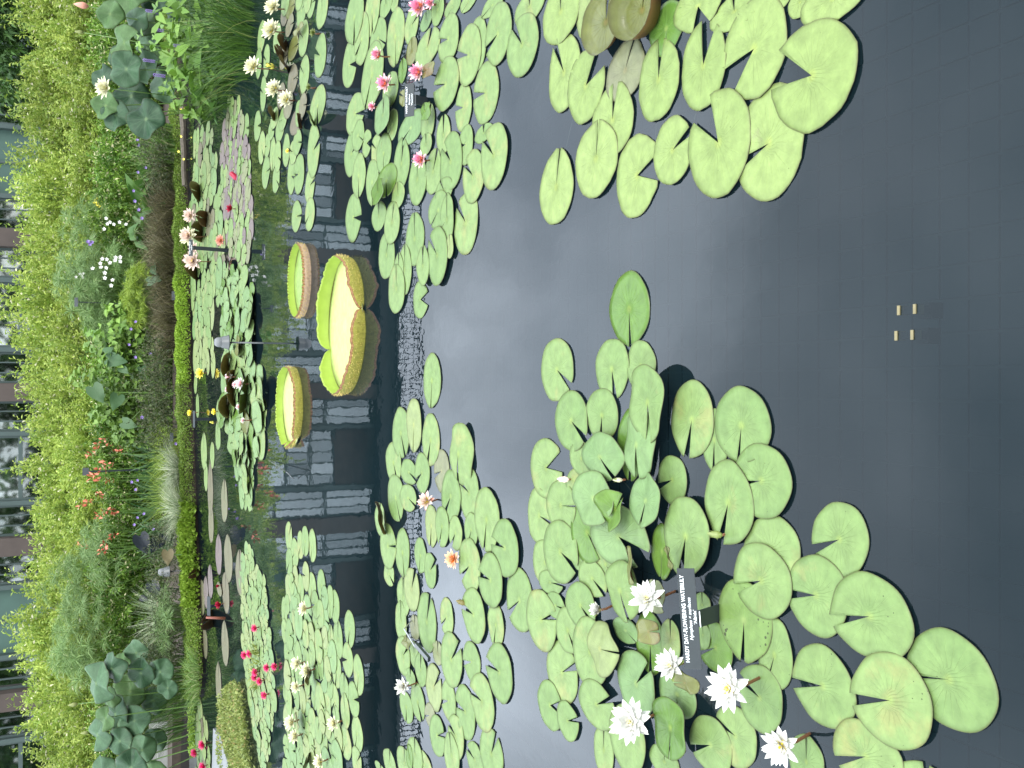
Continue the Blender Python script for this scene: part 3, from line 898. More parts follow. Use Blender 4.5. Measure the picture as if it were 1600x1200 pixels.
def shoots_cloud(seed, rx, ry, hgt, nshoot, lps, leaf_l, leaf_w, z0=0.0, updir=0.8, pale=0.07, shootl=0.35, bulge=0.25, droop=0.2):
    r = np.random.default_rng(seed)
    # shoot roots on an uneven egg shaped crown
    u = r.uniform(-1, 1, nshoot); a = r.uniform(0, 2 * np.pi, nshoot)
    u = np.clip(u * 1.0, -0.85, 1)
    lump = 1 + bulge * np.sin(3 * a + seed) * np.cos(2.3 * u * 3 + seed) + 0.12 * np.sin(7 * a + 5 * u)
    rad = (0.80 + 0.2 * r.uniform(0, 1, nshoot) ** 0.5) * lump * r.uniform(0.72, 1.0, nshoot)
    sq = np.sqrt(1 - u * u * 0.92)
    N_ = np.stack([sq * np.cos(a), sq * np.sin(a), u], 1)
    C = np.stack([rx * rad * N_[:, 0], ry * rad * N_[:, 1], z0 + hgt * 0.5 + hgt * 0.5 * rad * N_[:, 2]], 1)
    d = N_ * np.array([0.8, 0.8, 0.35]) + np.array([0, 0, updir]) + r.normal(0, 0.22, (nshoot, 3))
    d /= np.linalg.norm(d, axis=1)[:, None]
    sl = shootl * r.uniform(0.5, 1.25, nshoot)
    t = np.linspace(0.05, 1, lps)
    base = C[:, None, :] + d[:, None, :] * (sl[:, None] * t[None, :])[:, :, None]
    ld = d[:, None, :] * 0.75 + r.normal(0, 0.55, (nshoot, lps, 3))
    ld /= np.linalg.norm(ld, axis=2)[:, :, None]
    n = nshoot * lps
    Ln = leaf_l * r.uniform(0.6, 1.25, n); Wd = leaf_w * r.uniform(0.7, 1.2, n)
    V = leaf_cards(base.reshape(-1, 3), ld.reshape(-1, 3), Ln, Wd, r, droop)
    tone = np.clip(np.repeat(r.uniform(0.0, 0.75, nshoot), lps) + r.normal(0, 0.15, n), 0, 0.9)
    tone[r.uniform(0, 1, n) < pale] = 1.0
    return V, tone, C, d, sl
def twig_mesh(C, d, sl, rx, z0=0.0, every=6, mat="stalk_green"):
    b = MB()
    for i in range(0, len(C), every):
        c = Vector(C[i]); p0 = Vector((c.x * 0.25, c.y * 0.25, z0))
        b.tube([p0, (p0 * 0.4 + c * 0.6) + Vector((0, 0, 0.02)), c, c + Vector(d[i]) * sl[i] * 0.9], [0.012, 0.008, 0.005, 0.002], 3)
    return b.mesh("stem", mat)

leaf_mat("hedge_leaf", (0.30, 0.46, 0.065), (0.74, 0.86, 0.19), (0.92, 0.86, 0.60), trans=0.38)
leaf_mat("hedge_leaf_dark", (0.09, 0.22, 0.03), (0.36, 0.58, 0.075), (0.85, 0.80, 0.45))
leaf_mat("vine_leaf", (0.15, 0.30, 0.045), (0.34, 0.54, 0.10))
leaf_mat("tree_leaf", (0.05, 0.13, 0.03), (0.15, 0.30, 0.06))
leaf_mat("papyrus_thread", (0.20, 0.36, 0.12), (0.40, 0.56, 0.20), (0.42, 0.46, 0.22))
leaf_mat("dwarf_papyrus", (0.24, 0.38, 0.04), (0.46, 0.60, 0.08))
leaf_mat("bronze_blade", (0.10, 0.085, 0.055), (0.30, 0.27, 0.13), (0.40, 0.33, 0.2), trans=0.15)
leaf_mat("dark_foliage", (0.05, 0.08, 0.03), (0.17, 0.21, 0.075), (0.26, 0.24, 0.14))
leaf_mat("green_blade", (0.10, 0.22, 0.04), (0.28, 0.44, 0.10), (0.42, 0.44, 0.2))
leaf_mat("pale_blade", (0.24, 0.33, 0.15), (0.46, 0.53, 0.33), (0.7, 0.72, 0.5))
leaf_mat("rush_blade", (0.03, 0.09, 0.015), (0.12, 0.24, 0.03), (0.28, 0.32, 0.10))
leaf_mat("mat_lime", (0.25, 0.43, 0.035), (0.46, 0.67, 0.08))
leaf_mat("mat_green", (0.17, 0.31, 0.04), (0.40, 0.56, 0.09), (0.42, 0.42, 0.16))
leaf_mat("mat_olive", (0.20, 0.28, 0.06), (0.46, 0.52, 0.14), (0.46, 0.36, 0.14))
leaf_mat("broad_leaf", (0.06, 0.16, 0.03), (0.15, 0.29, 0.06))
leaf_mat("canna_leaf", (0.06, 0.15, 0.05), (0.15, 0.27, 0.09))
leaf_mat("taro_green", (0.08, 0.17, 0.075), (0.14, 0.26, 0.11))
leaf_mat("taro_black", (0.012, 0.018, 0.028), (0.035, 0.045, 0.06), rough=0.3)
leaf_mat("pickerel_leaf", (0.12, 0.26, 0.03), (0.24, 0.42, 0.06))

def put_tree(me_leaf, me_stem, name, x, y, z, rz, sc, label, cat, group=None, leafname="foliage"):
    root = empty(name, (x, y, z), label, cat, group)
    root.rotation_euler = (0, 0, rz); root.scale = (sc, sc, sc) if not isinstance(sc, tuple) else sc
    o = bpy.data.objects.new(leafname, me_leaf); link(o, root)
    if me_stem is not None:
        s = bpy.data.objects.new("stem", me_stem); link(s, root)
    return root

# hedge of yellow-green willowy shrubs, three interchangeable shapes
hed = []
for k in range(3):
    V, t, C, d, sl = shoots_cloud(40 + k, 0.85, 0.7, 2.3, 1250, 12, 0.10, 0.036, 0.0, 0.9, 0.03, 0.36, bulge=0.30)
    C2 = C
    hed.append((cards_mesh("foliage", V, "hedge_leaf", t), twig_mesh(C2, d, sl, 0.85, every=7)))
hed2 = []
for k in range(2):
    V, t, C, d, sl = shoots_cloud(60 + k, 0.6, 0.55, 1.2, 620, 12, 0.085, 0.034, 0.0, 0.5, 0.07, 0.24, bulge=0.3)
    hed2.append((cards_mesh("foliage", V, "hedge_leaf_dark", t), twig_mesh(C, d, sl, 0.6, every=7)))
def nth(k):
    return ["first", "second", "third", "fourth", "fifth", "sixth", "seventh", "eighth", "ninth", "tenth", "eleventh", "twelfth", "thirteenth", "fourteenth", "fifteenth",
            "sixteenth", "seventeenth", "eighteenth", "nineteenth", "twentieth", "twenty-first", "twenty-second", "twenty-third", "twenty-fourth"][k]
r_ = random.Random(3)
x = 8.8
i = 0
while x > -9.0:
    hgt = 2.46 + 0.12 * math.sin(x * 0.9) + (0.12 if x > 0 else -0.12) + r_.uniform(-.16, .2)
    me = hed[i % 3]
    put_tree(me[0], me[1], "willow_shrub", x, 20.9 + r_.uniform(-.3, .3), 0.13, r_.uniform(0, 6), (1, 1, hgt / 2.58),
             "tall yellow-green willowy shrub of the back row, %s from the photo's top" % nth(i), "shrub", "tall shrubs of the back hedge")
    x -= 1.0 + r_.uniform(-.12, .12); i += 1
x = 8.2; j = 0
while x > -8.4:
    hgt = 1.72 + r_.uniform(-.2, .25)
    me = hed[(i + 1) % 3]
    put_tree(me[0], me[1], "willow_shrub", x, 19.6 + r_.uniform(-.3, .3), 0.13, r_.uniform(0, 6), (0.95, 0.95, hgt / 2.42),
             "shorter lime-green willowy shrub of the middle row, %s from the photo's top" % nth(j), "shrub", "shorter shrubs in front of the back hedge")
    x -= 0.96 + r_.uniform(-.1, .1); i += 1; j += 1
x = 7.6; j = 0
while x > -7.8:
    me = hed2[i % 2]
    put_tree(me[0], me[1], "bushy_shrub", x, 18.2 + r_.uniform(-.3, .3), 0.13, r_.uniform(0, 6), 0.86 + r_.uniform(-.08, .12),
             "low dark green straw-flecked bush at the hedge's foot, %s from the photo's top" % nth(j), "bush", "low bushes at the foot of the hedge")
    x -= 0.78 + r_.uniform(-.1, .1); i += 1; j += 1
# dark green tree crowns beyond, at the right-hand end (photo's top left corner)
V, t, C, d, sl = shoots_cloud(77, 1.5, 1.2, 2.3, 700, 12, 0.13, 0.07, 0.0, 0.2, 0.0, 0.4, droop=0.5)
tl = cards_mesh("crown", V, "tree_leaf", t)
tb_ = MB(); tb_.tube([(0, 0, 0), (0.05, 0, 0.8), (0, 0.02, 1.6)], [0.09, 0.07, 0.03], 8); tme = tb_.mesh("trunk", "stalk_brown")
for k, (px_, py_, D_, top) in enumerate([(12, 20, 23.2, 3.6), (12, 75, 23.8, 3.4), (14, -60, 22.8, 3.8)]):
    v = at(px_, py_, D_)
    root = empty("small_tree", (v.x, D_, 0.135), ["dark green leafy tree behind the hedge in the photo's top left corner", "smaller dark green tree behind the hedge, next to the corner one",
                  "dark green tree at the hedge's far end beyond the corner one"][k], "tree")
    o = bpy.data.objects.new("crown", tl); link(o, root); o.location = (0, 0, top - 2.35); o.rotation_euler = (0, 0, k * 2.0)
    o = bpy.data.objects.new("trunk", tme); link(o, root)

def papyrus(px, py, D, n, hgt, umb, R, mat, seed, label, name="papyrus", threads=46, thick=0.004):
    v = at(px, py, D)
    r = random.Random(seed); rr = np.random.default_rng(seed)
    root = empty(name, (v.x, D, 0.13), label, "papyrus")
    st = MB(); VV = []; TT = []
    for _ in range(n):
        a = r.uniform(0, 6.28); q_ = math.sqrt(r.random()) * R
        b0 = Vector((q_ * math.cos(a) * 0.6, q_ * math.sin(a) * 0.6, 0))
        tp = Vector((q_ * math.cos(a) * 1.25, q_ * math.sin(a) * 1.25, hgt * r.uniform(0.68, 1.0) * (1 - 0.25 * (q_ / R) ** 2)))
        st.tube([b0, (b0 + tp) / 2 + Vector((0, 0, 0.03)), tp], [0.006, 0.005, 0.003], 3)
        m = threads
        dd = rr.normal(0, 1, (m, 3)); dd[:, 2] = np.abs(dd[:, 2]) * 0.8 - 0.15
        dd /= np.linalg.norm(dd, axis=1)[:, None]
        Vc = leaf_cards(np.repeat(np.array([tp]), m, 0), dd, umb * rr.uniform(0.6, 1.1, m), np.full(m, thick * 2), rr, 0.35)
        VV.append(Vc); TT.append(rr.uniform(0, 0.94, m))
    o = bpy.data.objects.new("umbels", cards_mesh("umbels", np.concatenate(VV), mat, np.concatenate(TT))); link(o, root)
    st.build("stems", "stalk_green", root)
    return root
papyrus(150, 438, 17.4, 60, 1.85, 0.27, 0.55, "papyrus_thread", 1, "tall feathery grey-green papyrus clump in the middle of the bed", threads=70)
papyrus(150, 478, 17.2, 40, 1.55, 0.26, 0.45, "papyrus_thread", 2, "feathery papyrus, slightly shorter, just beside the tallest clump", threads=70)
papyrus(210, 465, 16.3, 75, 0.80, 0.17, 0.42, "dwarf_papyrus", 3, "low dome of fluffy yellow-green dwarf papyrus in front of the tall clump", "dwarf_papyrus", threads=60)
papyrus(150, 865, 17.5, 30, 1.55, 0.3, 0.5, "papyrus_thread", 4, "airy papyrus behind the salmon cannas, toward the lotus")
papyrus(150, 925, 18.2, 46, 2.0, 0.32, 0.6, "papyrus_thread", 5, "hazy tall papyrus heads over the hedge, beside the lotus", threads=60)
papyrus(150, 1008, 18.4, 46, 1.9, 0.33, 0.6, "papyrus_thread", 6, "feathery papyrus heads directly above the left lotus clump", threads=60)
papyrus(150, 355, 17.9, 26, 1.75, 0.24, 0.4, "papyrus_thread", 8, "small papyrus tuft above the yellow canna bloom")
papyrus(200, 405, 16.9, 26, 1.05, 0.2, 0.35, "papyrus_thread", 9, "thin brownish papyrus tuft by the white arrowhead flowers")
papyrus(262, 975, 14.3, 40, 0.45, 0.2, 0.4, "papyrus_thread", 10, "fine thread-leaved tuft on the bank below the fountain grass", "dwarf_papyrus")

def grass(px, py, D, n, R, hgt, wid, lean, mat, seed, label, name="grass_clump", cat="ornamental grass", group=None, pale=0.05, seg=4, z=0.13, Ry=None, stiff=1.8):
    v = at(px, py, D)
    me = blades_mesh("blades", n, R, hgt, wid, lean, mat, seed, seg, pale, Ry=Ry, stiff=stiff)
    o = obj(name, me, None, (v.x, D, z))
    return tag(o, label, cat, group)
# bronze and dark grasses along the front of the bed
gi = 0
for px_, py_, D_, hg in [(240, 285, 16.2, .62), (235, 325, 16.0, .72), (235, 365, 16.1, .8), (235, 400, 15.9, .74), (240, 440, 15.9, .7), (240, 480, 15.8, .66), (240, 520, 15.8, .6)]:
    gi += 1
    grass(px_, py_, D_, 420, 0.34, hg, 0.012, 0.8, "bronze_blade", 100 + gi, "bronze fountain grass tuft on the bed's front, %s of seven from the yellow canna's side" % nth(gi - 1), group="bronze fountain grass along the bed's front", pale=0.08)
dk = 0
for px_, py_, D_, hg in [(248, 228, 15.9, .5), (250, 262, 15.7, .38), (250, 560, 15.6, .45), (250, 595, 15.5, .5), (250, 630, 15.5, .52), (250, 665, 15.4, .48), (256, 850, 14.7, .42), (262, 905, 14.4, .45), (264, 1000, 14.2, .5), (262, 1040, 14.6, .6)]:
    gi += 1
    V, t, C, d, sl = shoots_cloud(200 + gi, 0.36, 0.3, hg, 170, 9, 0.06, 0.012, 0.0, 1.0, 0.12, 0.2)
    v = at(px_, py_, D_)
    o = obj("dark_clump", cards_mesh("dark_clump", V, "dark_foliage", t), None, (v.x, D_, 0.13))
    dk += 1
    tag(o, "low dusky brown-green clump on the bank, %s of ten from the photo's top" % nth(dk - 1), "clump plant", "dusky low clumps behind the pool edge")
grass(240, 738, 14.9, 520, 0.17, 0.50, 0.009, 1.05, "pale_blade", 301, "cream-striped sedge arching over the bank, first of two near the salmon cannas", cat="sedge", pale=0.3)
grass(250, 800, 14.6, 560, 0.19, 0.50, 0.009, 1.1, "pale_blade", 302, "cream-striped sedge beside the bright lime mat, second of two", cat="sedge", pale=0.3)
grass(230, 700, 15.7, 320, 0.3, 0.62, 0.006, 0.6, "dwarf_papyrus", 303, "fine lime-green grass behind the cream-striped sedges", pale=0.1)
grass(230, 775, 15.6, 300, 0.3, 0.66, 0.006, 0.7, "dwarf_papyrus", 304, "fine lime-green grass tangled above the second sedge", pale=0.1)
grass(240, 965, 14.8, 380, 0.16, 0.98, 0.009, 0.55, "pale_blade", 305, "tall arching green-and-cream fountain grass near the lotus", pale=0.12)
grass(215, 215, 16.3, 170, 0.28, 0.95, 0.028, 0.45, "green_blade", 306, "sword-leaved iris fan beside the right-hand lotus", "iris_clump", "iris")
grass(215, 262, 16.5, 170, 0.28, 0.9, 0.028, 0.5, "green_blade", 307, "sword-leaved iris fan left of the yellow canna", "iris_clump", "iris")
grass(215, 240, 16.0, 120, 0.28, 0.75, 0.022, 0.6, "green_blade", 308, "short iris fan with mauve flowers in front of the other two", "iris_clump", "iris")
grass(240, 1065, 14.4, 260, 0.5, 0.9, 0.008, 0.5, "rush_blade", 309, "thin dark rushes under the left lotus clump", "rush_clump", "rush")
grass(262, 1110, 15.2, 260, 0.5, 0.8, 0.008, 0.5, "rush_blade", 310, "dark rushes at the back of the lotus pool corner", "rush_clump", "rush")
grass(300, 1060, 13.2, 300, 0.35, 0.30, 0.006, 1.3, "green_blade", 311, "thin tangled sedge trailing into the water at the edge", "sedge_tuft", "sedge", pale=0.1)
for k, (px_, py_, D_, hg, n) in enumerate([(390, 60, 10.0, 0.85, 280), (392, 20, 10.2, 0.95, 260), (360, 110, 11.2, 0.7, 240), (340, 40, 12.2, 0.9, 260), (345, -30, 11.8, 0.9, 260), (330, 135, 12.6, 0.5, 150)]):
    grass(px_, py_, D_, n, 0.42, hg, 0.010, 0.5, "rush_blade", 320 + k, ["dark rush clump standing in the water right beside the pale yellow blooms", "dark rush clump in the water nearest the photo's top edge", "shorter dark rush clump in the water below the bright arrow leaves",
        "dark rush clump between the lowest lotus leaves", "dark rush clump at the very corner of the lotus, cut by the photo's top edge", "lowest rush tuft near the timber edging, left end of the rushes"][k], "rush_clump", "rush", "rushes in front of the right-hand lotus", pale=0.06, z=-0.05)

# ground covering mats spilling over the edge
def edge_mat(y0, y1, width, hgt, mat, n, seed, label, leaf=0.03, over=0.12, xoff=0.0):
    r = np.random.default_rng(seed)
    ys = r.uniform(y0, y1, n)
    ex = np.interp(ys, [p[1] for p in EDGE_PX], [p[0] for p in EDGE_PX]) + xoff
    P0 = np.array([list(ground(a, b, 0.0)) for a, b in zip(ex, ys)])
    back_ = r.uniform(-over, width, n)
    lum = 0.6 + 0.4 * np.sin(P0[:, 0] * 5 + seed) * np.sin(P0[:, 0] * 11)
    hh = hgt * np.where(back_ < 0, np.clip(1 + back_ / over, 0, 1) ** 0.5, 1.0) * (0.75 + 0.35 * lum) * r.uniform(0.5, 1, n) ** 0.4
    C = np.stack([P0[:, 0], P0[:, 1] + back_, 0.005 + hh], 1)
    d = r.normal(0, 0.5, (n, 3)); d[:, 2] = np.abs(d[:, 2]) + 0.25; d[:, 1] -= 0.25
    d /= np.linalg.norm(d, axis=1)[:, None]
    V = leaf_cards(C, d, leaf * r.uniform(0.6, 1.3, n), leaf * 0.62 * r.uniform(0.7, 1.2, n), r, 0.1)
    tone = np.clip(r.uniform(0, 0.9, n), 0, 1)
    tone[r.uniform(0, 1, n) < 0.04] = 1.0
    o = obj("ground_cover", cards_mesh("ground_cover", V, mat, tone))
    return tag(o, label, "ground cover", None, 'stuff')
edge_mat(165, 330, 0.5, 0.17, "mat_green", 9000, 1, "short green mat over the pool edge behind the olive-leaved waterlilies")
edge_mat(325, 440, 0.35, 0.20, "mat_green", 8000, 2, "thick fresh green mat behind the cream bloom and its black sign", 0.034)
edge_mat(430, 600, 0.26, 0.20, "mat_lime", 9000, 3, "vivid lime creeping mat at the middle of the pool edge", 0.034)
edge_mat(595, 790, 0.42, 0.20, "mat_green", 12000, 4, "feathery mid-green mat between the two lime ones", 0.03)
edge_mat(784, 945, 0.33, 0.22, "mat_lime", 5200, 5, "bright lime round-leaved mat below the dark elephant ear", 0.075)
edge_mat(945, 1090, 0.5, 0.2, "mat_green", 11000, 6, "mixed green mat below the fountain grass", 0.034, 0.2)
edge_mat(-200, 170, 0.5, 0.2, "mat_green", 8000, 7, "shaded green mat behind the right-hand lotus", 0.034)
# floating lime duck-weed streak in the lotus corner
r = np.random.default_rng(5)
n = 1500
yy = r.uniform(1060, 1180, n); xx = 297 + (yy - 1060) * 0.02 + r.normal(0, 2.2, n)
C = np.array([list(ground(a, b, 0.012)) for a, b in zip(xx, yy)]); d = r.normal(0, 1, (n, 3)); d[:, 2] *= 0.15; d /= np.linalg.norm(d, axis=1)[:, None]
tag(obj("floating_weed", cards_mesh("floating_weed", leaf_cards(C, d, np.full(n, 0.05), np.full(n, 0.035), r, 0), "mat_lime", r.uniform(0, 0.9, n))), "thin streak of lime floating weed in front of the lotus corner", "pond weed", None, 'stuff')
# floating olive-green plant raft at the photo's bottom
poly = [(351, 1100), (349, 1150), (354, 1200), (362, 1260), (402, 1260), (401, 1200), (397, 1170), (390, 1110), (386, 1075), (372, 1062), (358, 1078)]
VV = []; k = 0
rr_ = random.Random(8)
while k < 9000:
    a, b = rr_.uniform(345, 405), rr_.uniform(1058, 1262)
    if in_poly(a, b, poly):
        VV.append(list(ground(a, b, 0.0))); k += 1
C = np.array(VV); C[:, 2] = 0.01 + 0.10 * r.uniform(0, 1, len(C)) ** 0.6 * (0.7 + 0.3 * np.sin(C[:, 0] * 9) * np.sin(C[:, 1] * 7))
d = r.normal(0, 0.6, (len(C), 3)); d[:, 2] = np.abs(d[:, 2]) + 0.3; d /= np.linalg.norm(d, axis=1)[:, None]
tn = r.uniform(0, 0.9, len(C)); tn[r.uniform(0, 1, len(C)) < 0.06] = 1.0
tag(obj("floating_raft", cards_mesh("floating_raft", leaf_cards(C, d, 0.045 * r.uniform(.6, 1.3, len(C)), np.full(len(C), 0.02), r, 0.1), "mat_olive", tn)),
    "dense olive-green floating plant raft beside the magenta waterlilies", "floating plant", None, 'stuff')
# spiky yellowish sprig next to the raft
grass(368, 1045, 8.9 + 0.6, 90, 0.22, 0.14, 0.02, 1.2, "mat_olive", 340, "small yellow-green spiky sprig floating beside the olive raft", "floating_sprig", "floating plant", z=0.0)

# broad-leaved vine patch in the middle
def vine(px, py, D, w, hgt, dep, n, seed, label, mat="vine_leaf", L_=0.12, Wr=0.75, cat="vine", name="vine_patch"):
    v = at(px, py, D); r = np.random.default_rng(seed)
    a = r.uniform(-1, 1, n); bz = r.uniform(0, 1, n); c = r.uniform(-1, 1, n)
    k = np.sqrt(np.clip(1 - 0.75 * a * a, 0.05, 1))
    C = np.stack([a * w / 2, c * dep / 2 * k - 0.1 * bz, bz * hgt * k * (0.85 + 0.15 * np.sin(a * 9 + seed))], 1)
    d = np.stack([r.normal(0, 0.6, n), r.normal(-0.7, 0.3, n), r.normal(-0.1, 0.5, n)], 1)
    d /= np.linalg.norm(d, axis=1)[:, None]
    Ln = L_ * r.uniform(0.6, 1.3, n)
    # each leaf a six-point heart
    up = np.tile(np.array([0, -0.45, 1.0]), (n, 1)) + r.normal(0, 0.35, (n, 3)); sd = np.cross(d, up); sd /= np.linalg.norm(sd, axis=1)[:, None]
    nr = np.cross(sd, d)
    W_ = Ln * Wr
    pts = [(0, 0), (-0.12, 0.32), (0.2, 0.5), (0.62, 0.28), (1.0, 0.0), (0.62, -0.28), (0.2, -0.5), (-0.12, -0.32)]
    V = np.stack([C + d * (Ln * p)[:, None] + sd * (W_ * q_)[:, None] + nr * (abs(q_) * 0.25 * Ln)[:, None] for p, q_ in pts], 1)
    base = np.arange(n)[:, None] * 8
    Fq = np.concatenate([base + np.array([0, 1, 2, 3]), base + np.array([0, 3, 4, 5]), base + np.array([0, 5, 6, 7])], 0)
    t = np.repeat(r.uniform(0, 0.9, n), 8)
    o = obj(name, mesh_from(name, V.reshape(-1, 3), Fq, [mat], None, False, tone=t), None, (v.x, D, 0.13))
    return tag(o, label, cat)
vine(150, 525, 16.7, 1.3, 1.35, 0.6, 900, 1, "mass of mid-green heart-shaped vine leaves right of the variegated elephant ear")
vine(150, 590, 16.8, 1.6, 1.6, 0.6, 1200, 2, "tall mass of fresh green heart-shaped vine leaves in the middle of the bed")
vine(150, 645, 16.7, 1.1, 1.35, 0.6, 800, 3, "vine leaves spilling down just right of the salmon cannas")
vine(240, 300, 16.4, 0.9, 0.7, 0.4, 60, 4, "light green broad paddle leaves beside the yellow canna", "broad_leaf", 0.34, 0.5, "arrowhead plant", "arrowhead_plant")
vine(240, 355, 16.6, 0.9, 0.75, 0.4, 50, 5, "green paddle leaves under the small white flowers", "broad_leaf", 0.32, 0.5, "arrowhead plant", "arrowhead_plant")
vine(240, 435, 16.0, 0.5, 0.6, 0.3, 20, 6, "pale veined leaves beside the dwarf papyrus dome", "taro_green", 0.26, 0.6, "arrowhead plant", "arrowhead_plant")

# elephant ears: each leaf a part on its stalk
def ear(px, py, D, leaves, mat, label, name="elephant_ear"):
    root = empty(name, (at(px, py, D).x, D, 0.13), label, "elephant ear")
    for (lx, ly, L_, roll, pitch) in leaves:
        p = at(lx, ly, D - 0.05)
        S = L_ * D / F
        V = [(0, 0, 0)]; ring = []
        ol = [(0.28, 0.0), (0.45, 0.16), (0.42, 0.30), (0.15, 0.40), (-0.2, 0.32), (-0.5, 0.12), (-0.68, 0.0)]
        ol = ol + [(a, -b) for a, b in reversed(ol[1:-1])]
        n = len(ol)
        V = [(0.1 * S, 0, 0.0)] + [(a * S * 0.55, b * S * 0.55, 0.02 * S) for a, b in ol] + [(a * S, b * S, 0.10 * S * abs(b) * 2 - 0.1 * S * (a < -0.4)) for a, b in ol]
        Fc = [(0, 1 + i, 1 + (i + 1) % n) for i in range(n)] + [(1 + i, 1 + n + i, 1 + n + (i + 1) % n, 1 + (i + 1) % n) for i in range(n)]
        o = obj("leaf", mesh_from("leaf", V, Fc, [mat], None, True, tone=[random.uniform(0, .9)] * len(V)), root, p - root.location)
        o.rotation_euler = (math.radians(pitch), 0, 0)
        o.matrix_local = Matrix.Translation(p - root.location) @ Matrix.Rotation(math.radians(roll), 4, 'Y') @ Matrix.Rotation(math.radians(pitch), 4, 'X') @ Matrix.Rotation(math.radians(90), 4, 'Z')
        s = MB(); s.tube([Vector((0, 0, 0)), (p - root.location) * 0.6 + Vector((0, 0.05, 0.1)), p - root.location + Vector((0, 0.01, 0))], [0.012, 0.01, 0.006], 5); s.build("stalk", "stalk_green" if mat != "taro_black" else "sign_strap", root)
    return root
ear(200, 560, 16.4, [(178, 562, 28, 10, 70), (168, 548, 15, -30, 60), (192, 577, 16, 40, 55)], "taro_green", "blue-green elephant ear with a scalloped pale-edged leaf in mid-bed")
ear(200, 615, 16.3, [(150, 612, 30, 60, 60), (182, 625, 26, 110, 60), (199, 662, 22, 20, 65), (222, 577, 16, 80, 40)], "taro_green", "green elephant ear with drooping long leaves beside the vine mass")
ear(235, 845, 15.2, [(222, 846, 30, 70, 65), (243, 850, 24, 120, 50), (255, 842, 18, 100, 70)], "taro_black", "near-black elephant ear above the bright lime mat")
ear(235, 925, 15.0, [(240, 917, 24, 60, 55), (224, 935, 12, 20, 60)], "taro_black", "small dark slate elephant ear behind the fountain grass")
ear(270, 868, 14.1, [(262, 868, 22, 90, 70)], "pad_bronze", "single bronze-brown heart leaf on a stalk at the lime mat")

# cannas with salmon flower heads
def canna(py, D, heads, hleaf, label, seed, petal="canna_petal"):
    root = empty("canna", (at(200, py, D).x, D, 0.13), label, "canna")
    r = random.Random(seed)
    me = blades_mesh("leaves", 26, 0.22, hleaf, 0.075, 0.35, "canna_leaf", seed, 5, 0)
    link(bpy.data.objects.new("leaves", me), root)
    for (hx, hy, sz) in heads:
        p = at(hx, hy, D - 0.1) - root.location
        s = MB(); s.tube([Vector((p.x * 0.6, 0, 0)), Vector((p.x * .9, 0, p.z * 0.5)), p], [0.01, 0.008, 0.005], 4)
        so = s.build("stalk", "stalk_green", root)
        b = MB(); pm = petal_mesh(1.0, 0.55, petal, 0.5)
        pv = [v.co.copy() for v in pm.vertices]; pf = [tuple(q_.vertices) for q_ in pm.polygons]
        S = sz * D / F
        for k in range(10):
            c = p + Vector((r.uniform(-.35, .35) * S, r.uniform(-.3, .3) * S, r.uniform(-.5, .4) * S))
            M_ = Matrix.Translation(c) @ Matrix.Rotation(r.uniform(0, 6.28), 4, 'Z') @ Matrix.Rotation(-r.uniform(-.3, 1.3), 4, 'Y') @ Matrix.Scale(S * 0.42 * r.uniform(.7, 1.2), 4)
            b.add([M_ @ v for v in pv], pf)
        b.build("flower_head", petal, root, smooth=True)
    return root
canna(690, 16.6, [(160, 688, 10), (155, 697, 13), (184, 700, 14), (172, 695, 8)], 0.95, "salmon canna with two close flower heads nearest the vine leaves", 1)
canna(722, 16.5, [(143, 711, 12), (168, 726, 16), (158, 735, 14)], 0.95, "salmon canna second from the vine leaves", 2)
canna(748, 16.5, [(147, 745, 16), (172, 752, 12), (155, 748, 10)], 0.9, "salmon canna with broad double head in the middle of the row", 3)
canna(780, 16.5, [(157, 774, 13), (128, 786, 15), (140, 784, 8)], 0.9, "salmon canna whose head stands highest against the hedge", 4)
canna(805, 16.4, [(157, 804, 14), (170, 799, 15), (180, 800, 12)], 0.85, "salmon canna bearing three clustered heads beside the papyrus", 5)
canna(845, 16.5, [(178, 838, 14), (166, 853, 14), (160, 862, 11)], 0.8, "salmon canna with low heads next to the near-black elephant ear", 6)
canna(860, 18.0, [(131, 852, 14)], 1.1, "faint salmon canna behind the rest among papyrus threads", 7)
canna(325, 16.9, [(150, 315, 9), (156, 320, 11)], 0.8, "canna with one yellow bloom above the white flowers", 8, "petal_yellow")

# little blossoms: each dotted flower spray a part of its own small plant
def sprinkle(name, pts, D, size, mat, label, cat, stem="stalk_green"):
    cy = sum(p[1] for p in pts) / len(pts)
    root = empty(name, (at(230, cy, D).x, D, 0.13), label, cat)
    me = None
    s = MB()
    for (a, b_) in pts:
        p = at(a, b_, D - 0.15) - root.location
        S = size * 0.8 * D / F
        fb = MB(); pm = petal_mesh(1, 0.7, mat, 0.3)
        if me is None:
            r = random.Random(4)
            for k in range(5):
                M_ = Matrix.Rotation(1.2, 4, 'X') @ Matrix.Rotation(k * 1.257, 4, 'Z') @ Matrix.Rotation(-0.3, 4, 'Y') @ Matrix.Scale(S * 0.55, 4)
                fb.add([M_ @ v.co for v in pm.vertices], [tuple(q_.vertices) for q_ in pm.polygons])
            me = fb.mesh("blossom", mat, True)
        o = bpy.data.objects.new("blossom", me); link(o, root); o.location = p; o.rotation_euler = (0, 0, random.uniform(-.5, .5))
        s.tube([Vector((p.x * 0.7, 0, 0)), Vector((p.x * .95, 0.02, p.z * .5)), p], [0.005, 0.004, 0.003], 3)
    s.build("stems", stem, root)
    return root
sprinkle("arrowhead", [(172, 347), (168, 350), (163, 358), (178, 350), (166, 341), (187, 347), (197, 351)], 16.6, 7, "petal_white", "loose spray of small white flowers, nearer the yellow canna", "white flower")
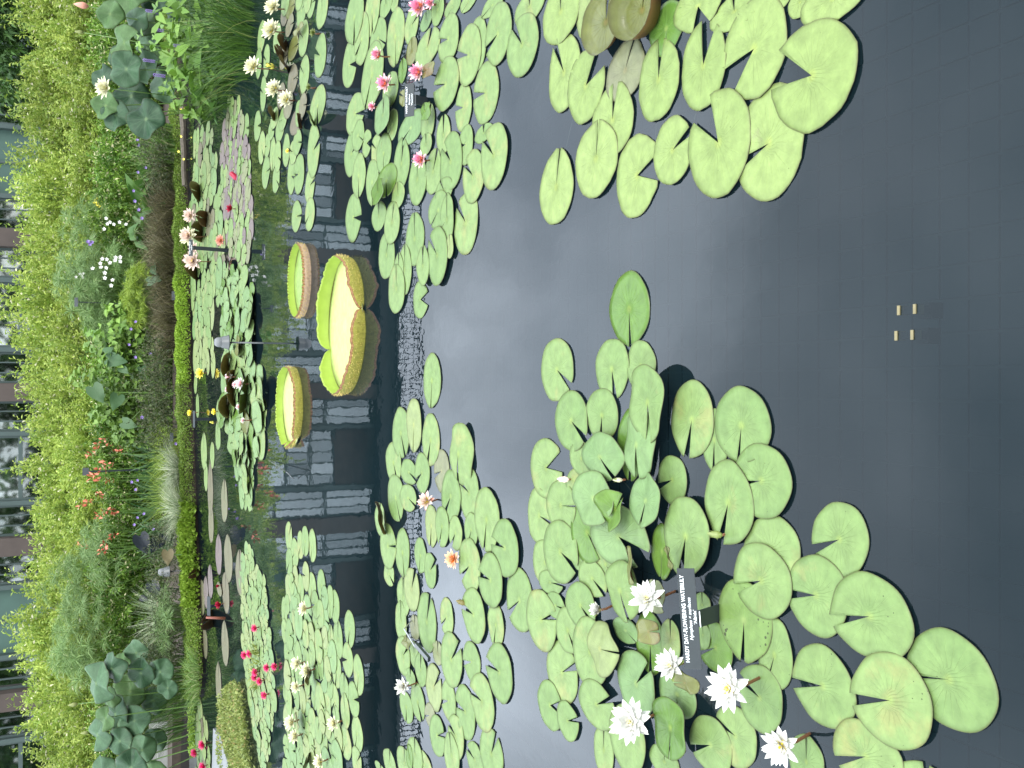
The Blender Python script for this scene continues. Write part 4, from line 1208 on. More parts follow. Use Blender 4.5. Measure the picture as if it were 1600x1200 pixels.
sprinkle("arrowhead", [(160, 405), (167, 405), (172, 411), (181, 402), (180, 407), (188, 408), (166, 418), (157, 412), (164, 426), (164, 434), (145, 420), (176, 438), (174, 446), (158, 418), (188, 402)], 16.6, 8, "petal_white", "dense spray of small white flowers between papyrus and dark grass", "white flower")
sprinkle("arrowhead", [(119, 433), (128, 430), (130, 434), (125, 428), (130, 428)], 17.4, 6, "petal_white", "few tiny white flowers high in the tall papyrus", "white flower")
sprinkle("wild_petunia", [(215, 219), (217, 227), (228, 262), (216, 269), (209, 298)], 16.1, 6, "petal_purple", "mauve blossoms among the iris fans", "purple flower")
sprinkle("wild_petunia", [(211, 314), (222, 341), (217, 328)], 16.1, 7, "petal_purple", "mauve blossoms above the first bronze grass", "purple flower")
sprinkle("wild_petunia", [(202, 538), (235, 553), (212, 558), (205, 514), (212, 503)], 15.8, 6, "petal_purple", "mauve blossoms in front of the blue-green elephant ear", "purple flower")
sprinkle("wild_petunia", [(222, 652), (275, 693)], 15.4, 7, "petal_purple", "two purple blossoms near the long drooping elephant-ear leaf", "purple flower")
sprinkle("wild_petunia", [(206, 753), (212, 765), (215, 750), (225, 803), (215, 808), (210, 820), (240, 827)], 15.8, 6, "petal_purple", "purple blossoms scattered behind the cream-striped sedges", "purple flower")
sprinkle("marsh_marigold", [(283, 213), (300, 215), (279, 237), (287, 249), (300, 248), (283, 171), (289, 170)], 15.2, 5, "petal_yellow", "tiny yellow flowers on the mossy bank near the right-hand lotus", "yellow flower")
sprinkle("spider_lily", [(138, 378), (141, 381), (144, 379)], 17.0, 8, "petal_purple", "pale lilac bloom on a lone tall stalk", "lilac flower")

# lotus clumps: every leaf and bud a part
def lotus(name, D, spec, buds, label, seed, base, flower_at=None):
    root = empty(name, (at(base[0], base[1], D).x, D, 0.0), label, "lotus")
    r = random.Random(seed)
    for (a, b_, wx, wy, lt) in spec:
        dd = D + r.uniform(-0.5, 0.5)
        p = at(a, b_, dd) - root.location
        rx = wy / 2 * dd / F * 1.06; rv = wx / 2 * dd / F * 1.06
        # a shallow wavy bowl leaning toward the viewer
        me = leaf_disc(rx, rx * 0.95, 0, 0, "lotus_leaf_light" if lt else "lotus_leaf", 0.03, seed * 50 + int(b_), cup=r.uniform(-0.22, 0.12) * rx, wave=0.20 * rx, thick=0.004, under="stalk_green", peltate=True, wrinkle=0.0)
        me.name = "leaf"
        el = math.asin(min(0.98, max(0.25, rv / rx)))
        o = obj("leaf", me, root, p)
        o.matrix_local = Matrix.Translation(p) @ Matrix.Rotation(r.uniform(-.25, .25), 4, 'Y') @ Matrix.Rotation(el, 4, 'X')
        s = MB(); s.tube([Vector((p.x * 0.75, p.y + 0.1, -0.1)), Vector((p.x * .9, p.y + 0.06, p.z * .6)), p + Vector((0, 0.02, -0.01))], [0.009, 0.008, 0.006], 5)
        s.build("stalk", "stalk_green", root)
    for (a, b_, L_) in buds:
        p = at(a, b_, D + 0.9) - root.location
        S = L_ * D / F
        bb = MB(); bb.lathe([(0.001, -0.5 * S), (0.2 * S, -0.3 * S), (0.24 * S, -0.05 * S), (0.12 * S, 0.3 * S), (0.001, 0.5 * S)], 8, 0, tuple(p))
        bb.tube([Vector((p.x * .7, p.y, 0)), p + Vector((0, 0, -0.45 * S))], 0.007, 4, 1)
        bb.build("bud", ["petal_salmon" if a == 127 else "pad_yellow", "stalk_green"], root, smooth=True)
    return root
lot1 = lotus("lotus_clump", 12.6, [(172, 22, 34, 40, 1), (190, 92, 30, 42, 0), (197, 108, 44, 50, 0), (228, 105, 32, 46, 0), (205, 150, 44, 50, 0), (228, 186, 46, 56, 0), (181, 180, 34, 44, 0),
      (194, 66, 28, 50, 1), (212, 30, 30, 40, 0), (225, 40, 30, 44, 1), (232, 66, 30, 40, 0), (245, -4, 40, 50, 0), (272, 14, 30, 40, 0), (318, 12, 44, 44, 0), (330, 34, 34, 40, 0), (336, 72, 34, 46, 0),
      (165, 165, 30, 40, 1), (160, 120, 24, 34, 0), (255, 130, 40, 50, 0), (280, -20, 50, 60, 0), (200, -10, 50, 60, 1), (240, 85, 24, 30, 1)],
      [(127, 8, 22), (124, 50, 13)], "lotus clump with big blue-green leaves and one cream flower at the photo's top edge", 3, (330, 60))
lot2 = lotus("lotus_clump", 14.0, [(150, 1068, 30, 56, 0), (174, 1045, 28, 44, 0), (213, 1020, 28, 38, 0), (220, 1052, 36, 40, 0), (250, 1050, 36, 38, 0), (203, 1080, 40, 48, 1), (180, 1117, 30, 50, 0), (210, 1126, 38, 46, 0),
      (152, 1148, 22, 46, 0), (187, 1158, 32, 40, 0), (222, 1172, 44, 40, 0), (242, 1156, 34, 34, 0), (190, 1036, 20, 28, 1), (240, 1095, 36, 38, 0), (172, 1090, 22, 30, 1), (165, 1122, 22, 34, 1), (205, 1200, 44, 50, 0), (240, 1215, 40, 50, 1), (160, 1205, 30, 44, 0), (262, 1075, 28, 30, 0)],
      [(114, 1101, 14), (132, 1145, 12)], "lotus clump with scalloped blue-green leaves at the photo's bottom edge", 4, (300, 1110))
flower(lot1, 0, 0, 0, "petal_cream", detail=False, stalk=None) if False else None
c_ = at(166, 138, 12.3)
def small_flower_at(parent, p, R, mat, inner=None, stamen="stamen_yellow", tilt=0.5, stalk_to=None, name="flower", whorls=((7, 8, 1.0), (8, 30, 0.95), (7, 52, 0.85), (5, 70, 0.7))):
    pm = petal_mesh(R, R * 0.42, mat)
    pv = [v.co.copy() for v in pm.vertices]; pf = [tuple(q_.vertices) for q_ in pm.polygons]
    b = MB(); rot = Matrix.Rotation(tilt, 4, 'X')
    rr2 = random.Random(int(p.x * 100))
    for wi, (n, el, ln) in enumerate(whorls):
        for k in range(n):
            M_ = rot @ Matrix.Translation((0, 0, .03 * R * wi)) @ Matrix.Rotation(2 * math.pi * (k + .5 * wi + rr2.uniform(-.1, .1)) / n, 4, 'Z') @ Matrix.Rotation(-math.radians(el), 4, 'Y') @ Matrix.Scale(ln, 4)
            b.add([M_ @ v for v in pv], pf, 1 if (inner and wi >= 2) else 0)
    b.tube([rot @ Vector((0, 0, 0)), rot @ Vector((0, 0, 0.3 * R))], [0.12 * R, 0.16 * R], 6, 2)
    if stalk_to is not None: b.tube([Vector((0, 0, 0)), stalk_to], 0.006, 4, 3)
    return b.build(name, [mat, inner or mat, stamen, "stalk_green"], parent, p - parent.location, smooth=True)
small_flower_at(lot1, c_, 0.15, "petal_cream", stalk_to=Vector((0.1, 0.3, -1.1)))
# pickerelweed in front of the right-hand lotus
vine(300, 45, 11.3, 1.5, 0.95, 0.6, 210, 11, "bright green pickerelweed leaves below the right-hand lotus leaves", "pickerel_leaf", 0.17, 0.55, "pickerelweed", "pickerelweed")
vine(300, 115, 12.0, 1.1, 0.7, 0.5, 170, 12, "bright green arrow-shaped leaves left of the pickerelweed spikes", "pickerel_leaf", 0.16, 0.55, "pickerelweed", "pickerelweed")
vine(360, 130, 11.3, 0.8, 0.28, 0.5, 26, 13, "few dark shiny broad leaves low over the water by the rushes", "broad_leaf", 0.2, 0.6, "pickerelweed", "pickerelweed")
for k, (a, b_) in enumerate([(238, 18), (248, 47), (281, 72), (234, 95), (250, 118)]):
    p = at(a, b_, 11.4)
    b = MB()
    rr2 = random.Random(k)
    for q_ in range(46):
        t = q_ / 46; an = q_ * 2.4
        b.tube([p + Vector((math.cos(an) * .012, math.sin(an) * .012, -0.06 + 0.13 * t)), p + Vector((math.cos(an) * .017, math.sin(an) * .017, -0.053 + 0.13 * t))], [0.006, 0.003], 4)
    b.tube([Vector((p.x, p.y + .1, 0)), p + Vector((0, 0, -.06))], 0.005, 4, 1)
    o = b.build("pickerel_spike", ["petal_purple", "stalk_green"])
    tag(o, ["violet flower spike nearest the photo's top edge", "violet flower spike second from the photo's top edge", "violet flower spike lowest over the bright arrow leaves",
            "violet flower spike beside the large dark lotus leaf", "violet flower spike nearest the iris side"][k], "flower spike")

# woods on the far side behind the viewer: only the glasshouse panes mirror them
V, t, C, d, sl = shoots_cloud(91, 60.0, 3.5, 9.0, 2600, 10, 0.9, 0.5, 0.0, 0.3, 0.0, 1.6, droop=0.4)
V[:, :, 1] -= 30.0
tag(obj("far_wood", cards_mesh("far_wood", V, "tree_leaf", t), None, (0, 0, 0)), "dark belt of trees on the other side of the garden, mirrored in the glass", "wood", None, 'stuff')

# ------------------------------------------------------------------ giant platter leaves
simple("platter_wall_lime", (0.26, 0.36, 0.045), 0.5, 0.1, 14)
simple("platter_wall_outer", (0.27, 0.25, 0.04), 0.55, 0.18, 40, bump=0.3)
simple("platter_wall_pink", (0.40, 0.28, 0.18), 0.55, 0.15, 40, bump=0.3)
simple("platter_lip", (0.22, 0.10, 0.03), 0.5, 0.1, 20)
simple("spine_straw", (0.62, 0.48, 0.16), 0.5)
def platter(px0, px1, py0, py1, hgt, floor_mat, outer, notches, label, ribs=60, spines=240, lip=True, wob=0.02, seed=1):
    pc = (py0 + py1) / 2
    a = ground(px0, pc, 0); b = ground(px1, pc, 0)
    c = (a + b) / 2
    ry = (a - b).length / 2
    rx = (py1 - py0) / 2 * pxm(c)
    root = empty("giant_lily_pad", (c.x, c.y, 0.0), label, "giant lily pad", "giant platter lily pads in open water")
    r = random.Random(seed)
    fm = leaf_disc(rx * 0.985, ry * 0.985, 0, 0, floor_mat, 0, seed, cup=0.0, wave=0.002, nseg=72, rings=6, peltate=True, under="pad_under", wrinkle=0.0015)
    fo = obj("leaf_floor", fm, root, (0, 0, 0.012))
    N_ = 720
    V = []; Fc = []; M_ = []
    prof = 7
    def hk(t):
        k = 1.0
        for (na, nw) in notches:
            d = abs((t - na + math.pi) % (2 * math.pi) - math.pi)
            k = min(k, 0.06 + 0.94 * min(1, (d / nw)) ** 0.45)
        return k
    for i in range(N_):
        t = 2 * math.pi * i / N_
        k = hk(t)
        rib = 0.007 * abs(math.sin(t * ribs / 2)) ** 0.7 - 0.004
        pin = 1 - 0.13 * (1 - k)
        lipw = 1 + 0.05 * abs(math.sin(t * 23)) + 0.03 * math.sin(t * 31 + seed) + wob * math.sin(5 * t + seed) + wob * 0.7 * math.sin(9 * t + 2 * seed)
        for side in (0, 1):          # inner then outer skin
            for j in range(prof):
                s = j / (prof - 1)
                fl_ = 1.0 + 0.02 * math.sin(s * 2.0) * k
                off = (0.0 if side == 0 else 0.010 * (1 - s) + 0.004)
                rr2 = pin * fl_ + off + (rib * (1 - s * 0.6) * 0.8 if side else 0) / 1.0 * (0.5 / max(rx, .3))
                z = (0.012 if side == 0 else -0.006) + s * hgt * k * (1 + lipw - 1)
                if side: z = max(z, -0.006) + (0.0 if s < 1 else 0.0)
                V.append((rx * rr2 * math.cos(t), ry * rr2 * math.sin(t), z))
    st = 2 * prof
    for i in range(N_):
        q = (i + 1) % N_
        for side in (0, 1):
            for j in range(prof - 1):
                a0 = i * st + side * prof + j; b0 = q * st + side * prof + j
                f = (a0, b0, b0 + 1, a0 + 1) if side else (a0, a0 + 1, b0 + 1, b0)
                Fc.append(f); M_.append(0 if side == 0 else (1 if j < prof - 2 or not lip else 1))
        a0 = i * st + prof - 1; b0 = q * st + prof - 1
        Fc.append((a0, a0 + prof, b0 + prof, b0)); M_.append(2)
    obj("upturned_rim", mesh_from("upturned_rim", V, Fc, ["platter_wall_lime", outer, "platter_lip"], M_, True), root)
    sp = MB()
    for _ in range(spines):
        t = r.uniform(0, 6.283); s = r.uniform(0.1, 1.0); k = hk(t)
        fl_ = (1.0 + 0.02 * math.sin(s * 2.0) * k) * (1 - 0.13 * (1 - k)) + 0.012
        p = Vector((rx * fl_ * math.cos(t), ry * fl_ * math.sin(t), s * hgt * k))
        d = Vector((math.cos(t), math.sin(t), r.uniform(-.2, .6))) * r.uniform(0.008, 0.016)
        sp.tube([p, p + d], [0.0016, 0.0004], 3)
    sp.build("spines", "spine_straw", root)["kind"] = "stuff"
    return root
platter(516, 571, 404, 613, 0.085, "platter_floor", "platter_wall_outer", [(math.radians(-78), 0.34), (math.radians(112), 0.26)],
        "largest yellow-green platter pad with a high notched spiny rim", 90, 900, seed=2, wob=0.06)
platter(462, 486, 383, 494, 0.055, "platter_floor_green", "platter_wall_pink", [],
        "small round platter pad with even pinkish-beige rim, above the largest one in the photo", 70, 420, seed=3, wob=0.01)
platter(444, 473, 573, 697, 0.062, "platter_floor", "platter_wall_outer", [(math.radians(210), 0.34), (math.radians(170), 0.1), (math.radians(-4), 0.26)],
        "smaller yellow-green platter pad with a notched olive rim, below the largest one in the photo", 70, 520, seed=4, wob=0.05)

# ------------------------------------------------------------------ waterlily plants
def plant(px, py, label, cat="waterlily"):
    c = ground(px, py, 0)
    return empty("waterlily", (c.x, c.y, 0.0), label, cat)

# A: large pale pads at the right-hand end
A = plant(1100, 110, "waterlily with large crinkled pale pads, some olive and upturned, at the photo's top right")
add_pads(A, ["924 15 40 84 85 y", "1043 45 50 80 270 og", "1094 10 72 80 275 W", "1150 18 72 64 90", "1215 -5 44 54 90", "1252 4 34 48 90", "1306 -2 98 84 90",
             "979 110 58 96 75 p", "883 113 48 122 110 w", "879 18 56 104 90", "1204 224 104 180 215", "1032 124 64 123 86 w", "1102 102 68 136 80 W", "960 187 62 116 85 w", "935 248 64 119 86 n",
             "918 134 55 117 62 W", "998 274 66 126 22 W", "1054 235 56 109 45 w", "1127 223 96 163 118 W", "1274 118 126 178 172 W", "1182 76 97 160 232 W", "871 292 52 113 84 n"],
         "pad_crinkled", ragged=0.012, wrinkle=0.0035)
add_pads(A, ["959 36 62 108 85 or", "1016 18 58 100 80 oR"], "pad_crinkled", ragged=0.01, wrinkle=0.003, zbase=0.03)

# B: the pink-flowered plant with its black sign
B = plant(655, 190, "waterlily with pink blooms, crowded pale pads and a small black name sign")
add_pads(B, """747 69 26 82 185
592 60 25 60 300
583 18 22 74 270
604 8 19 40 90
618 2 12 30 80
611 140 24 52 90
588 135 19 42 270
583 118 35 100 260
567 62 21 79 250
556 28 27 80 270
547 101 20 70 0 w
619 58 26 85 270 n
644 40 20 56 60
667 32 17 32 90 b
685 15 18 48 80
708 12 23 36 250
733 3 25 34 250
771 8 34 42 240
556 178 27 62 340 w
550 240 20 66 60
561 212 18 46 300
574 224 13 40 0 W
562 275 19 66 270
589 233 16 44 120
601 240 22 58 270
614 195 16 46 250
583 285 18 66 270
643 200 38 54 250 b
670 190 20 56 80 w
668 225 18 32 90
629 255 22 75 85 w
624 305 18 40 90
645 80 16 42 90 o
630 110 13 36 90 g
669 75 35 62 82 w
702 61 30 75 190 w
699 131 35 82 198 w
725 168 24 70 190 w
757 208 26 30 90
694 210 20 58 90 w
729 226 20 60 195 w
706 252 32 88 115 w
678 268 24 66 80
696 298 25 40 100
688 329 29 58 250
702 343 20 74 90
707 385 11 34 90 y
729 348 34 92 115 w
688 399 29 85 115
666 415 18 58 90 w
654 280 26 74 90
649 373 26 78 90 n
634 421 19 74 90
625 425 14 55 90
622 451 24 71 90 n
605 398 23 71 85
658 468 21 55 8 W
593 337 21 44 90
615 348 23 60 85
553 340 22 70 352 w
741 275 30 81 125 w
774 243 42 101 118 w
780 53 39 100 235 w
734 86 34 94 182 w
760 145 39 97 195 w
829 10 46 60 90
818 70 46 94 110 w
606 283 30 50 270 g
600 180 33 60 90 bl""".split("\n"), "pad_green", ragged=0.006, openw=0.09, nseg=30)
add_pads(B, ["598 300 30 38 90 gl", "640 152 16 30 120 ol", "676 110 18 26 200 ol", "672 175 14 26 90 gl"], "pad_green", zbase=0.03, nseg=24)
WB = ((6, 2, 1.0), (8, 24, 0.97), (8, 46, 0.9), (7, 64, 0.75))
for (a, b_, s, o_, hgt) in [(657, 12, 40, 0.9, 0.05), (674, 6, 24, 0.9, 0.03), (593, 87, 30, 0.7, 0.07), (655, 114, 36, 0.85, 0.06), (603, 131, 34, 0.95, 0.06), (659, 250, 32, 0.9, 0.05), (583, 167, 18, 0.9, 0.03)]:
    flower(B, a, b_, s, "petal_pale_pink", "stamen_orange", (0.35, 0.1), hgt, o_, s > 26, WB, inner="petal_pink", sepal="petal_blush")

# single pads floating apart
for spec, lab in [("985 483 60 113 272 g", "lone green pad drifting in open water between the two large pad groups"),
                  ("676 595 27 83 268", "lone slender pad between the largest platter pad and the blush-flowered waterlily")]:
    o = add_pads(None, [spec], "pad_green", ragged=0.01)[0]
    tag(o, lab, "lily pad")

# D: blush and peach flowered group
D = plant(700, 900, "waterlily with one blush and one peach bloom among crowded light pads")
add_pads(D, """595 811 15 48 90
616 723 22 62 280
620 778 24 67 280
640 738 24 38 300 w
640 778 24 40 300
628 677 25 73 280
649 664 22 76 268 y
674 688 25 77 262
691 736 22 62 215 p
661 739 21 60 235 w
734 770 28 78 130
706 776 28 76 250
718 710 31 88 262 l
675 822 18 60 268 y
693 823 20 60 262
714 833 19 52 250 w
738 828 20 50 260
763 812 36 94 265
792 856 39 85 150 w
736 884 32 80 235 w
770 906 35 80 150 w
609 897 15 36 290 w
608 853 23 66 0
630 864 20 72 275
658 868 17 52 265
674 891 18 51 60 w
631 933 18 56 90
628 970 17 56 90
645 920 22 64 80 wy
649 980 14 36 90 p
632 1024 20 60 60
648 1022 12 40 90
659 1046 17 48 90
668 971 28 86 82
699 964 20 55 240
743 960 33 80 140 w
776 977 24 62 265
813 938 42 98 232 w
685 1020 16 36 90 p
707 1030 30 84 60 w
738 1034 25 61 190 w
644 1058 15 28 90
636 1105 20 46 270
654 1097 21 54 280 w
679 1073 23 70 60 yw
702 1095 21 62 185
673 1118 16 38 200 p
685 1149 23 62 10 w
728 1112 29 80 140 w
714 1150 23 68 120 w
708 1180 22 68 95
755 1096 34 85 135 w
782 1050 38 96 140 w
743 1187 24 56 120 w
769 1178 33 82 75 w
596 1202 18 24 90
610 1192 20 42 90
633 1192 24 50 90
664 1195 22 44 100
650 1178 22 52 90
642 1182 10 36 100 g""".split("\n"), "pad_green", ragged=0.012, openw=0.10, nseg=30)
add_pads(D, ["607 808 12 48 90 ot", "641 1003 12 20 90 ol"], zbase=0.02, nseg=24)
flower(D, 667, 784, 34, "petal_blush", "stamen_yellow", (0.45, 0.5), 0.06, 0.92, True, sepal="petal_salmon", label="blush bloom with yellow centre")
flower(D, 709, 873, 34, "petal_peach", "stamen_orange", (0.3, 0.0), 0.03, 0.95, True, sepal="petal_blush", label="peach bloom with orange centre")
flower(D, 631, 1073, 32, "petal_white", "stamen_pale", (0.7, 0.3), 0.08, 0.8, True, label="creamy white bloom leaning over the dark water")
bud(D, 721, 941, 18, ("pad_olive", "pad_olive"), 0.02, (0.3, 0.8))

# E: the main white-flowered plant
E = plant(1050, 880, "large waterlily with brilliant white blooms around a long black name sign")
add_pads(E, """853 879 36 66 330 w
862 910 34 36 0
871 946 28 40 340
844 806 34 80 330
907 876 24 30 300
906 760 36 52 300
911 716 35 48 300
948 882 36 60 300
920 832 46 92 300 g
987 695 40 106 268 g
1003 572 42 72 270
872 578 46 92 308 w
896 658 48 86 305 w
855 731 46 86 25 W
958 577 49 86 275 w
943 649 45 78 268
1118 688 38 90 268
1084 656 64 118 262 w
1162 665 84 118 265
1208 862 84 114 190
1036 862 30 80 265 g
1018 1005 44 90 270 g
1040 1190 44 54 90
945 1172 28 82 90
1120 1012 48 76 200 g
1101 992 22 40 90
1099 945 26 36 90
850 968 46 96 18 w
880 1050 45 92 25 w
862 1102 36 73 345 W
890 1126 30 60 10 w
891 985 34 68 290 w
928 904 40 56 300 w
912 946 42 70 300 w
879 790 43 74 0
879 862 50 92 310 w
1052 750 42 71 205 w
1194 751 87 114 190
1143 786 75 126 258 w
1212 1024 54 114 250
1166 970 80 128 268 s
1194 907 86 118 200 w
1190 1090 68 108 135 w
1151 1150 64 98 140 w
1113 1164 63 96 195 w
980 985 36 40 300 b
928 1018 54 112 45
939 1100 52 74 40 w
988 1152 54 112 70
1003 1067 55 108 50 bw
1060 1085 54 74 270 b
1050 1000 30 60 90""".split("\n"), "pad_green", openw=0.10, nseg=44)
add_pads(E, ["946 1013 50 80 350 yl", "946 714 60 73 295 bl", "937 778 63 80 300 blw", "1003 695 56 102 268 bl", "1022 629 62 117 270 lw", "978 838 84 92 305 bW", "1081 838 69 122 262 w", "1018 782 47 78 262 blw",
             "980 922 48 90 285 l", "1057 1136 60 98 270 gl"], "pad_green", zbase=0.022, nseg=44)
add_pads(E, ["982 795 34 62 60 gf", "1012 880 24 56 100 ot", "1030 985 34 38 20 ol", "1100 912 30 32 20 ot", "1087 1064 36 34 200 ol", "1074 868 16 34 90 ot", "1040 930 22 50 90 pl"], "pad_green", zbase=0.04, nseg=30)
WE = ((6, 0, 1.0), (8, 14, 1.0), (8, 32, 0.95), (7, 50, 0.80), (5, 56, 0.5))
flower(E, 1012, 936, 62, "petal_white", "stamen_pale", (0.75, 0.55), 0.11, 0.95, True, WE)
flower(E, 936, 953, 34, "petal_white", "stamen_pale", (0.3, 0.3), 0.06, 0.55, True, WE, sepal="sepal_green")
flower(E, 1048, 1040, 56, "petal_white", "stamen_pale", (0.6, 0.4), 0.10, 0.85, True, WE, sepal="sepal_green")
flower(E, 986, 1128, 74, "petal_white", "stamen_pale", (0.8, 0.35), 0.13, 0.95, True, WE)
flower(E, 1139, 1076, 76, "petal_white", "stamen_yellow", (0.55, 0.25), 0.12, 1.0, True, WE)
flower(E, 1222, 1165, 66, "petal_white", "stamen_yellow", (0.45, 0.0), 0.10, 0.95, True, WE, label="white bloom with the deepest yellow centre")
flower(E, 1235, 1200, 40, "petal_white", "stamen_yellow", (0.3, 0.0), 0.02, 0.95, False, WE) if False else None
bud(E, 1117, 835, 24, ("sepal_green", "sepal_green"), 0.04, (0.1, 1.2))
bud(E, 880, 749, 20, ("petal_blush", "petal_cream"), 0.03, (0.0, 1.2))
bud(E, 965, 750, 16, ("petal_cream", "sepal_green"), 0.03, (0.0, 1.0))
bud(E, 1152, 1020, 24, ("pad_olive", "sepal_green"), 0.06, (0.2, 0.6)) if False else None

# F: largest, nearest pads
Fp = plant(1360, 1020, "nearest waterlily with the largest smooth pads and no bloom, lower right in the photo")
add_pads(Fp, ["1262 1190 50 84 90", "1314 843 85 116 200 w", "1279 930 93 124 178 w", "1486 1062 137 158 175", "1450 1232 100 84 90", "1364 963 122 137 190 w",
              "1357 1182 104 120 195 w", "1397 1094 124 150 180 w", "1288 1072 96 127 175 w", "1320 1240 70 60 90"], "pad_green", openw=0.1, nseg=48)

# pale stems just under the surface
def waterline_stem(par, pts, mat="stalk_pale", r=0.0022):
    b = MB(); b.tube([ground(a, b_, -0.012) - par.location for a, b_ in pts], r, 5)
    b.build("stem", mat, par, smooth=True)
waterline_stem(A, [(895, 188), (889, 212), (883, 240)])
waterline_stem(A, [(1026, 185), (1025, 205), (1024, 225)])
waterline_stem(A, [(1089, 172), (1086, 182), (1084, 196)])
waterline_stem(E, [(883, 590), (893, 603), (905, 618)])
waterline_stem(E, [(868, 731), (877, 738), (885, 746)])
waterline_stem(E, [(972, 750), (979, 757), (986, 766)])
waterline_stem(E, [(874, 923), (886, 922), (894, 918)])

# H: cream-yellow flowered group
Hp = plant(450, 150, "waterlily with pale yellow many-petalled blooms and olive-tinged pads near the lotus")
hl = """409 58 11 50
405 99 9 46
417 95 9 50
412 146 9 52
403 197 10 46 0 w
418 228 9 35
410 231 10 48
416 269 11 48
427 241 9 48
432 280 11 40
435 245 10 46
448 235 10 50
425 204 9 30
438 201 13 40
430 185 12 32
443 186 12 36
440 150 12 40 0 z
434 60 12 44 0
446 20 12 40 90 z
455 12 13 36 0 o
454 40 12 34 0 z
456 275 11 56
459 238 11 36
466 222 12 40
468 272 15 60
459 75 16 40 0 zo
444 90 12 36 0 z
458 124 14 46 0 z
452 165 14 40 0 z
465 190 19 40 0 z
469 178 10 40 0
476 165 11 38 0 z
476 116 14 58
475 60 14 54
472 16 15 52
487 5 12 44
504 14 17 58 90
501 87 17 66 130 w
485 290 14 52
485 335 14 50
464 338 14 46
491 235 18 78 60 w
497 166 23 60 270 w""".split("\n")
add_pads(Hp, hl + scatter_pads([(425, -60), (498, -60), (492, 0), (425, 0)], 12, 12, 44, 3), "pad_green", nseg=22, openw=0.08)
add_pads(Hp, ["452 68 14 26 90 ot", "447 84 12 24 60 ot", "455 103 16 24 20 ot", "470 46 12 20 90 ol", "434 178 9 20 90 ot", "478 190 8 22 90 ot", "497 186 12 20 90 gt"], zbase=0.02, nseg=20)
WH = ((8, 4, 1.0), (10, 18, 1.0), (10, 38, 0.9), (9, 58, 0.75))
for (a, b_, s, t, hgt) in [(428, 12, 32, .7, .10), (426, 48, 38, .6, .10), (397, 105, 34, .75, .16), (430, 140, 34, .6, .10), (449, 156, 32, .5, .06)]:
    flower(Hp, a, b_, s, "petal_cream", "stamen_yellow", (t, .2), hgt, 0.95, False, WH)
bud(Hp, 422, 103, 18, ("petal_yellow", "sepal_green"), 0.06, (-0.1, -0.6))
flower(Hp, 492, 52, 18, "sepal_green", "stamen_pale", (0.4, 0), 0.04, 0.7, False)
flower(Hp, 485, 137, 16, "sepal_green", "stamen_pale", (0.4, 0), 0.04, 0.7, False)
flower(Hp, 450, 236, 9, "petal_yellow", "stamen_yellow", (0.4, 0), 0.02, 0.9, False)

# I: far peach-flowered group by the second sign
Ip = plant(320, 380, "far waterlily with frilly pale peach blooms around a small black sign by the bank")
add_pads(Ip, scatter_pads([(304, 205), (330, 200), (338, 260), (346, 320), (350, 420), (343, 470), (333, 475), (296, 470), (296, 330), (303, 280)], 95, 6.5, 36, 7, 0.35, (), 0.35, ("", "", "", "b", "z", "y")), "pad_green", nseg=18)
add_pads(Ip, scatter_pads([(302, 475), (334, 480), (334, 570), (303, 570)], 24, 6, 42, 9, 0.5, (), 0.3, ("", "b", "y")), "pad_green", nseg=18)
add_pads(Ip, ["309 418 12 40 0 ot", "318 362 10 30 0 ot", "314 300 8 30 0 ot", "325 342 9 24 0 ot"], zbase=0.02, nseg=18)
for (a, b_, s, m_, t) in [(298, 337, 26, "petal_blush", .8), (296, 369, 34, "petal_cream", .8), (303, 408, 34, "petal_blush", .8), (304, 388, 22, "petal_blush", .7)]:
    flower(Ip, a, b_, s, m_, "stamen_yellow", (t, 0), 0.22, 0.95, False, WH, inner="petal_blush")
flower(Ip, 346, 376, 20, "petal_salmon", "stamen_yellow", (0.7, 0), 0.03, 0.9, False, WH)
flower(Ip, 315, 583, 20, "petal_yellow", "stamen_yellow", (0.5, 0), 0.08, 0.85, False, WH, label="clear yellow bloom standing alone")
# J: mauve-padded group
Jp = plant(370, 300, "far waterlily with small mauve and green pads, one crimson bloom and a red bud")
add_pads(Jp, scatter_pads([(358, 155), (372, 160), (385, 200), (392, 280), (394, 360), (388, 402), (360, 400), (350, 340), (345, 240), (354, 190)], 120, 6.2, 30, 17, 0.35, (), 0.35, ("", "m", "m", "p", "")), "pad_green", nseg=18)
flower(Jp, 363, 326, 20, "petal_crimson", "stamen_yellow", (0.5, 0), 0.05, 0.6, False)
bud(Jp, 366, 275, 18, ("petal_crimson", "petal_crimson"), 0.03, (0.9, 0.1))

# K: tall glossy pads with blush flowers, by the grey post light
Kp = plant(375, 600, "far waterlily with raised pads and blush blooms behind the grey post light")
kk = scatter_pads([(350, 415), (380, 430), (396, 470), (396, 560), (414, 610), (416, 690), (400, 720), (365, 715), (347, 660), (349, 560), (347, 480)], 120, 9, 38, 27, 0.30, (), 0.3, ("b", "", "bl", "gl", "bl", "l"))
add_pads(Kp, kk + scatter_pads([(372, 720), (396, 720), (395, 770), (388, 800), (376, 770)], 14, 8, 38, 29, 0.4, (), 0.3, ("b", "", "l")), "pad_green", nseg=20)
add_pads(Kp, ["366 570 12 36 90 ot", "376 540 10 30 90 ol", "363 634 12 34 90 ot", "385 660 12 36 90 ol", "372 615 9 40 20 ot", "392 615 8 60 20 gt", "372 590 10 24 20 ot"], zbase=0.03, nseg=18)
for (a, b_, s) in [(360, 589, 18), (378, 600, 22), (357, 609, 13), (369, 601, 14), (374, 636, 12), (381, 657, 11)]:
    flower(Kp, a, b_, s, "petal_white", "stamen_yellow", (0.5, 0.2), 0.10, 0.85, False, WE, inner="petal_pale_pink")

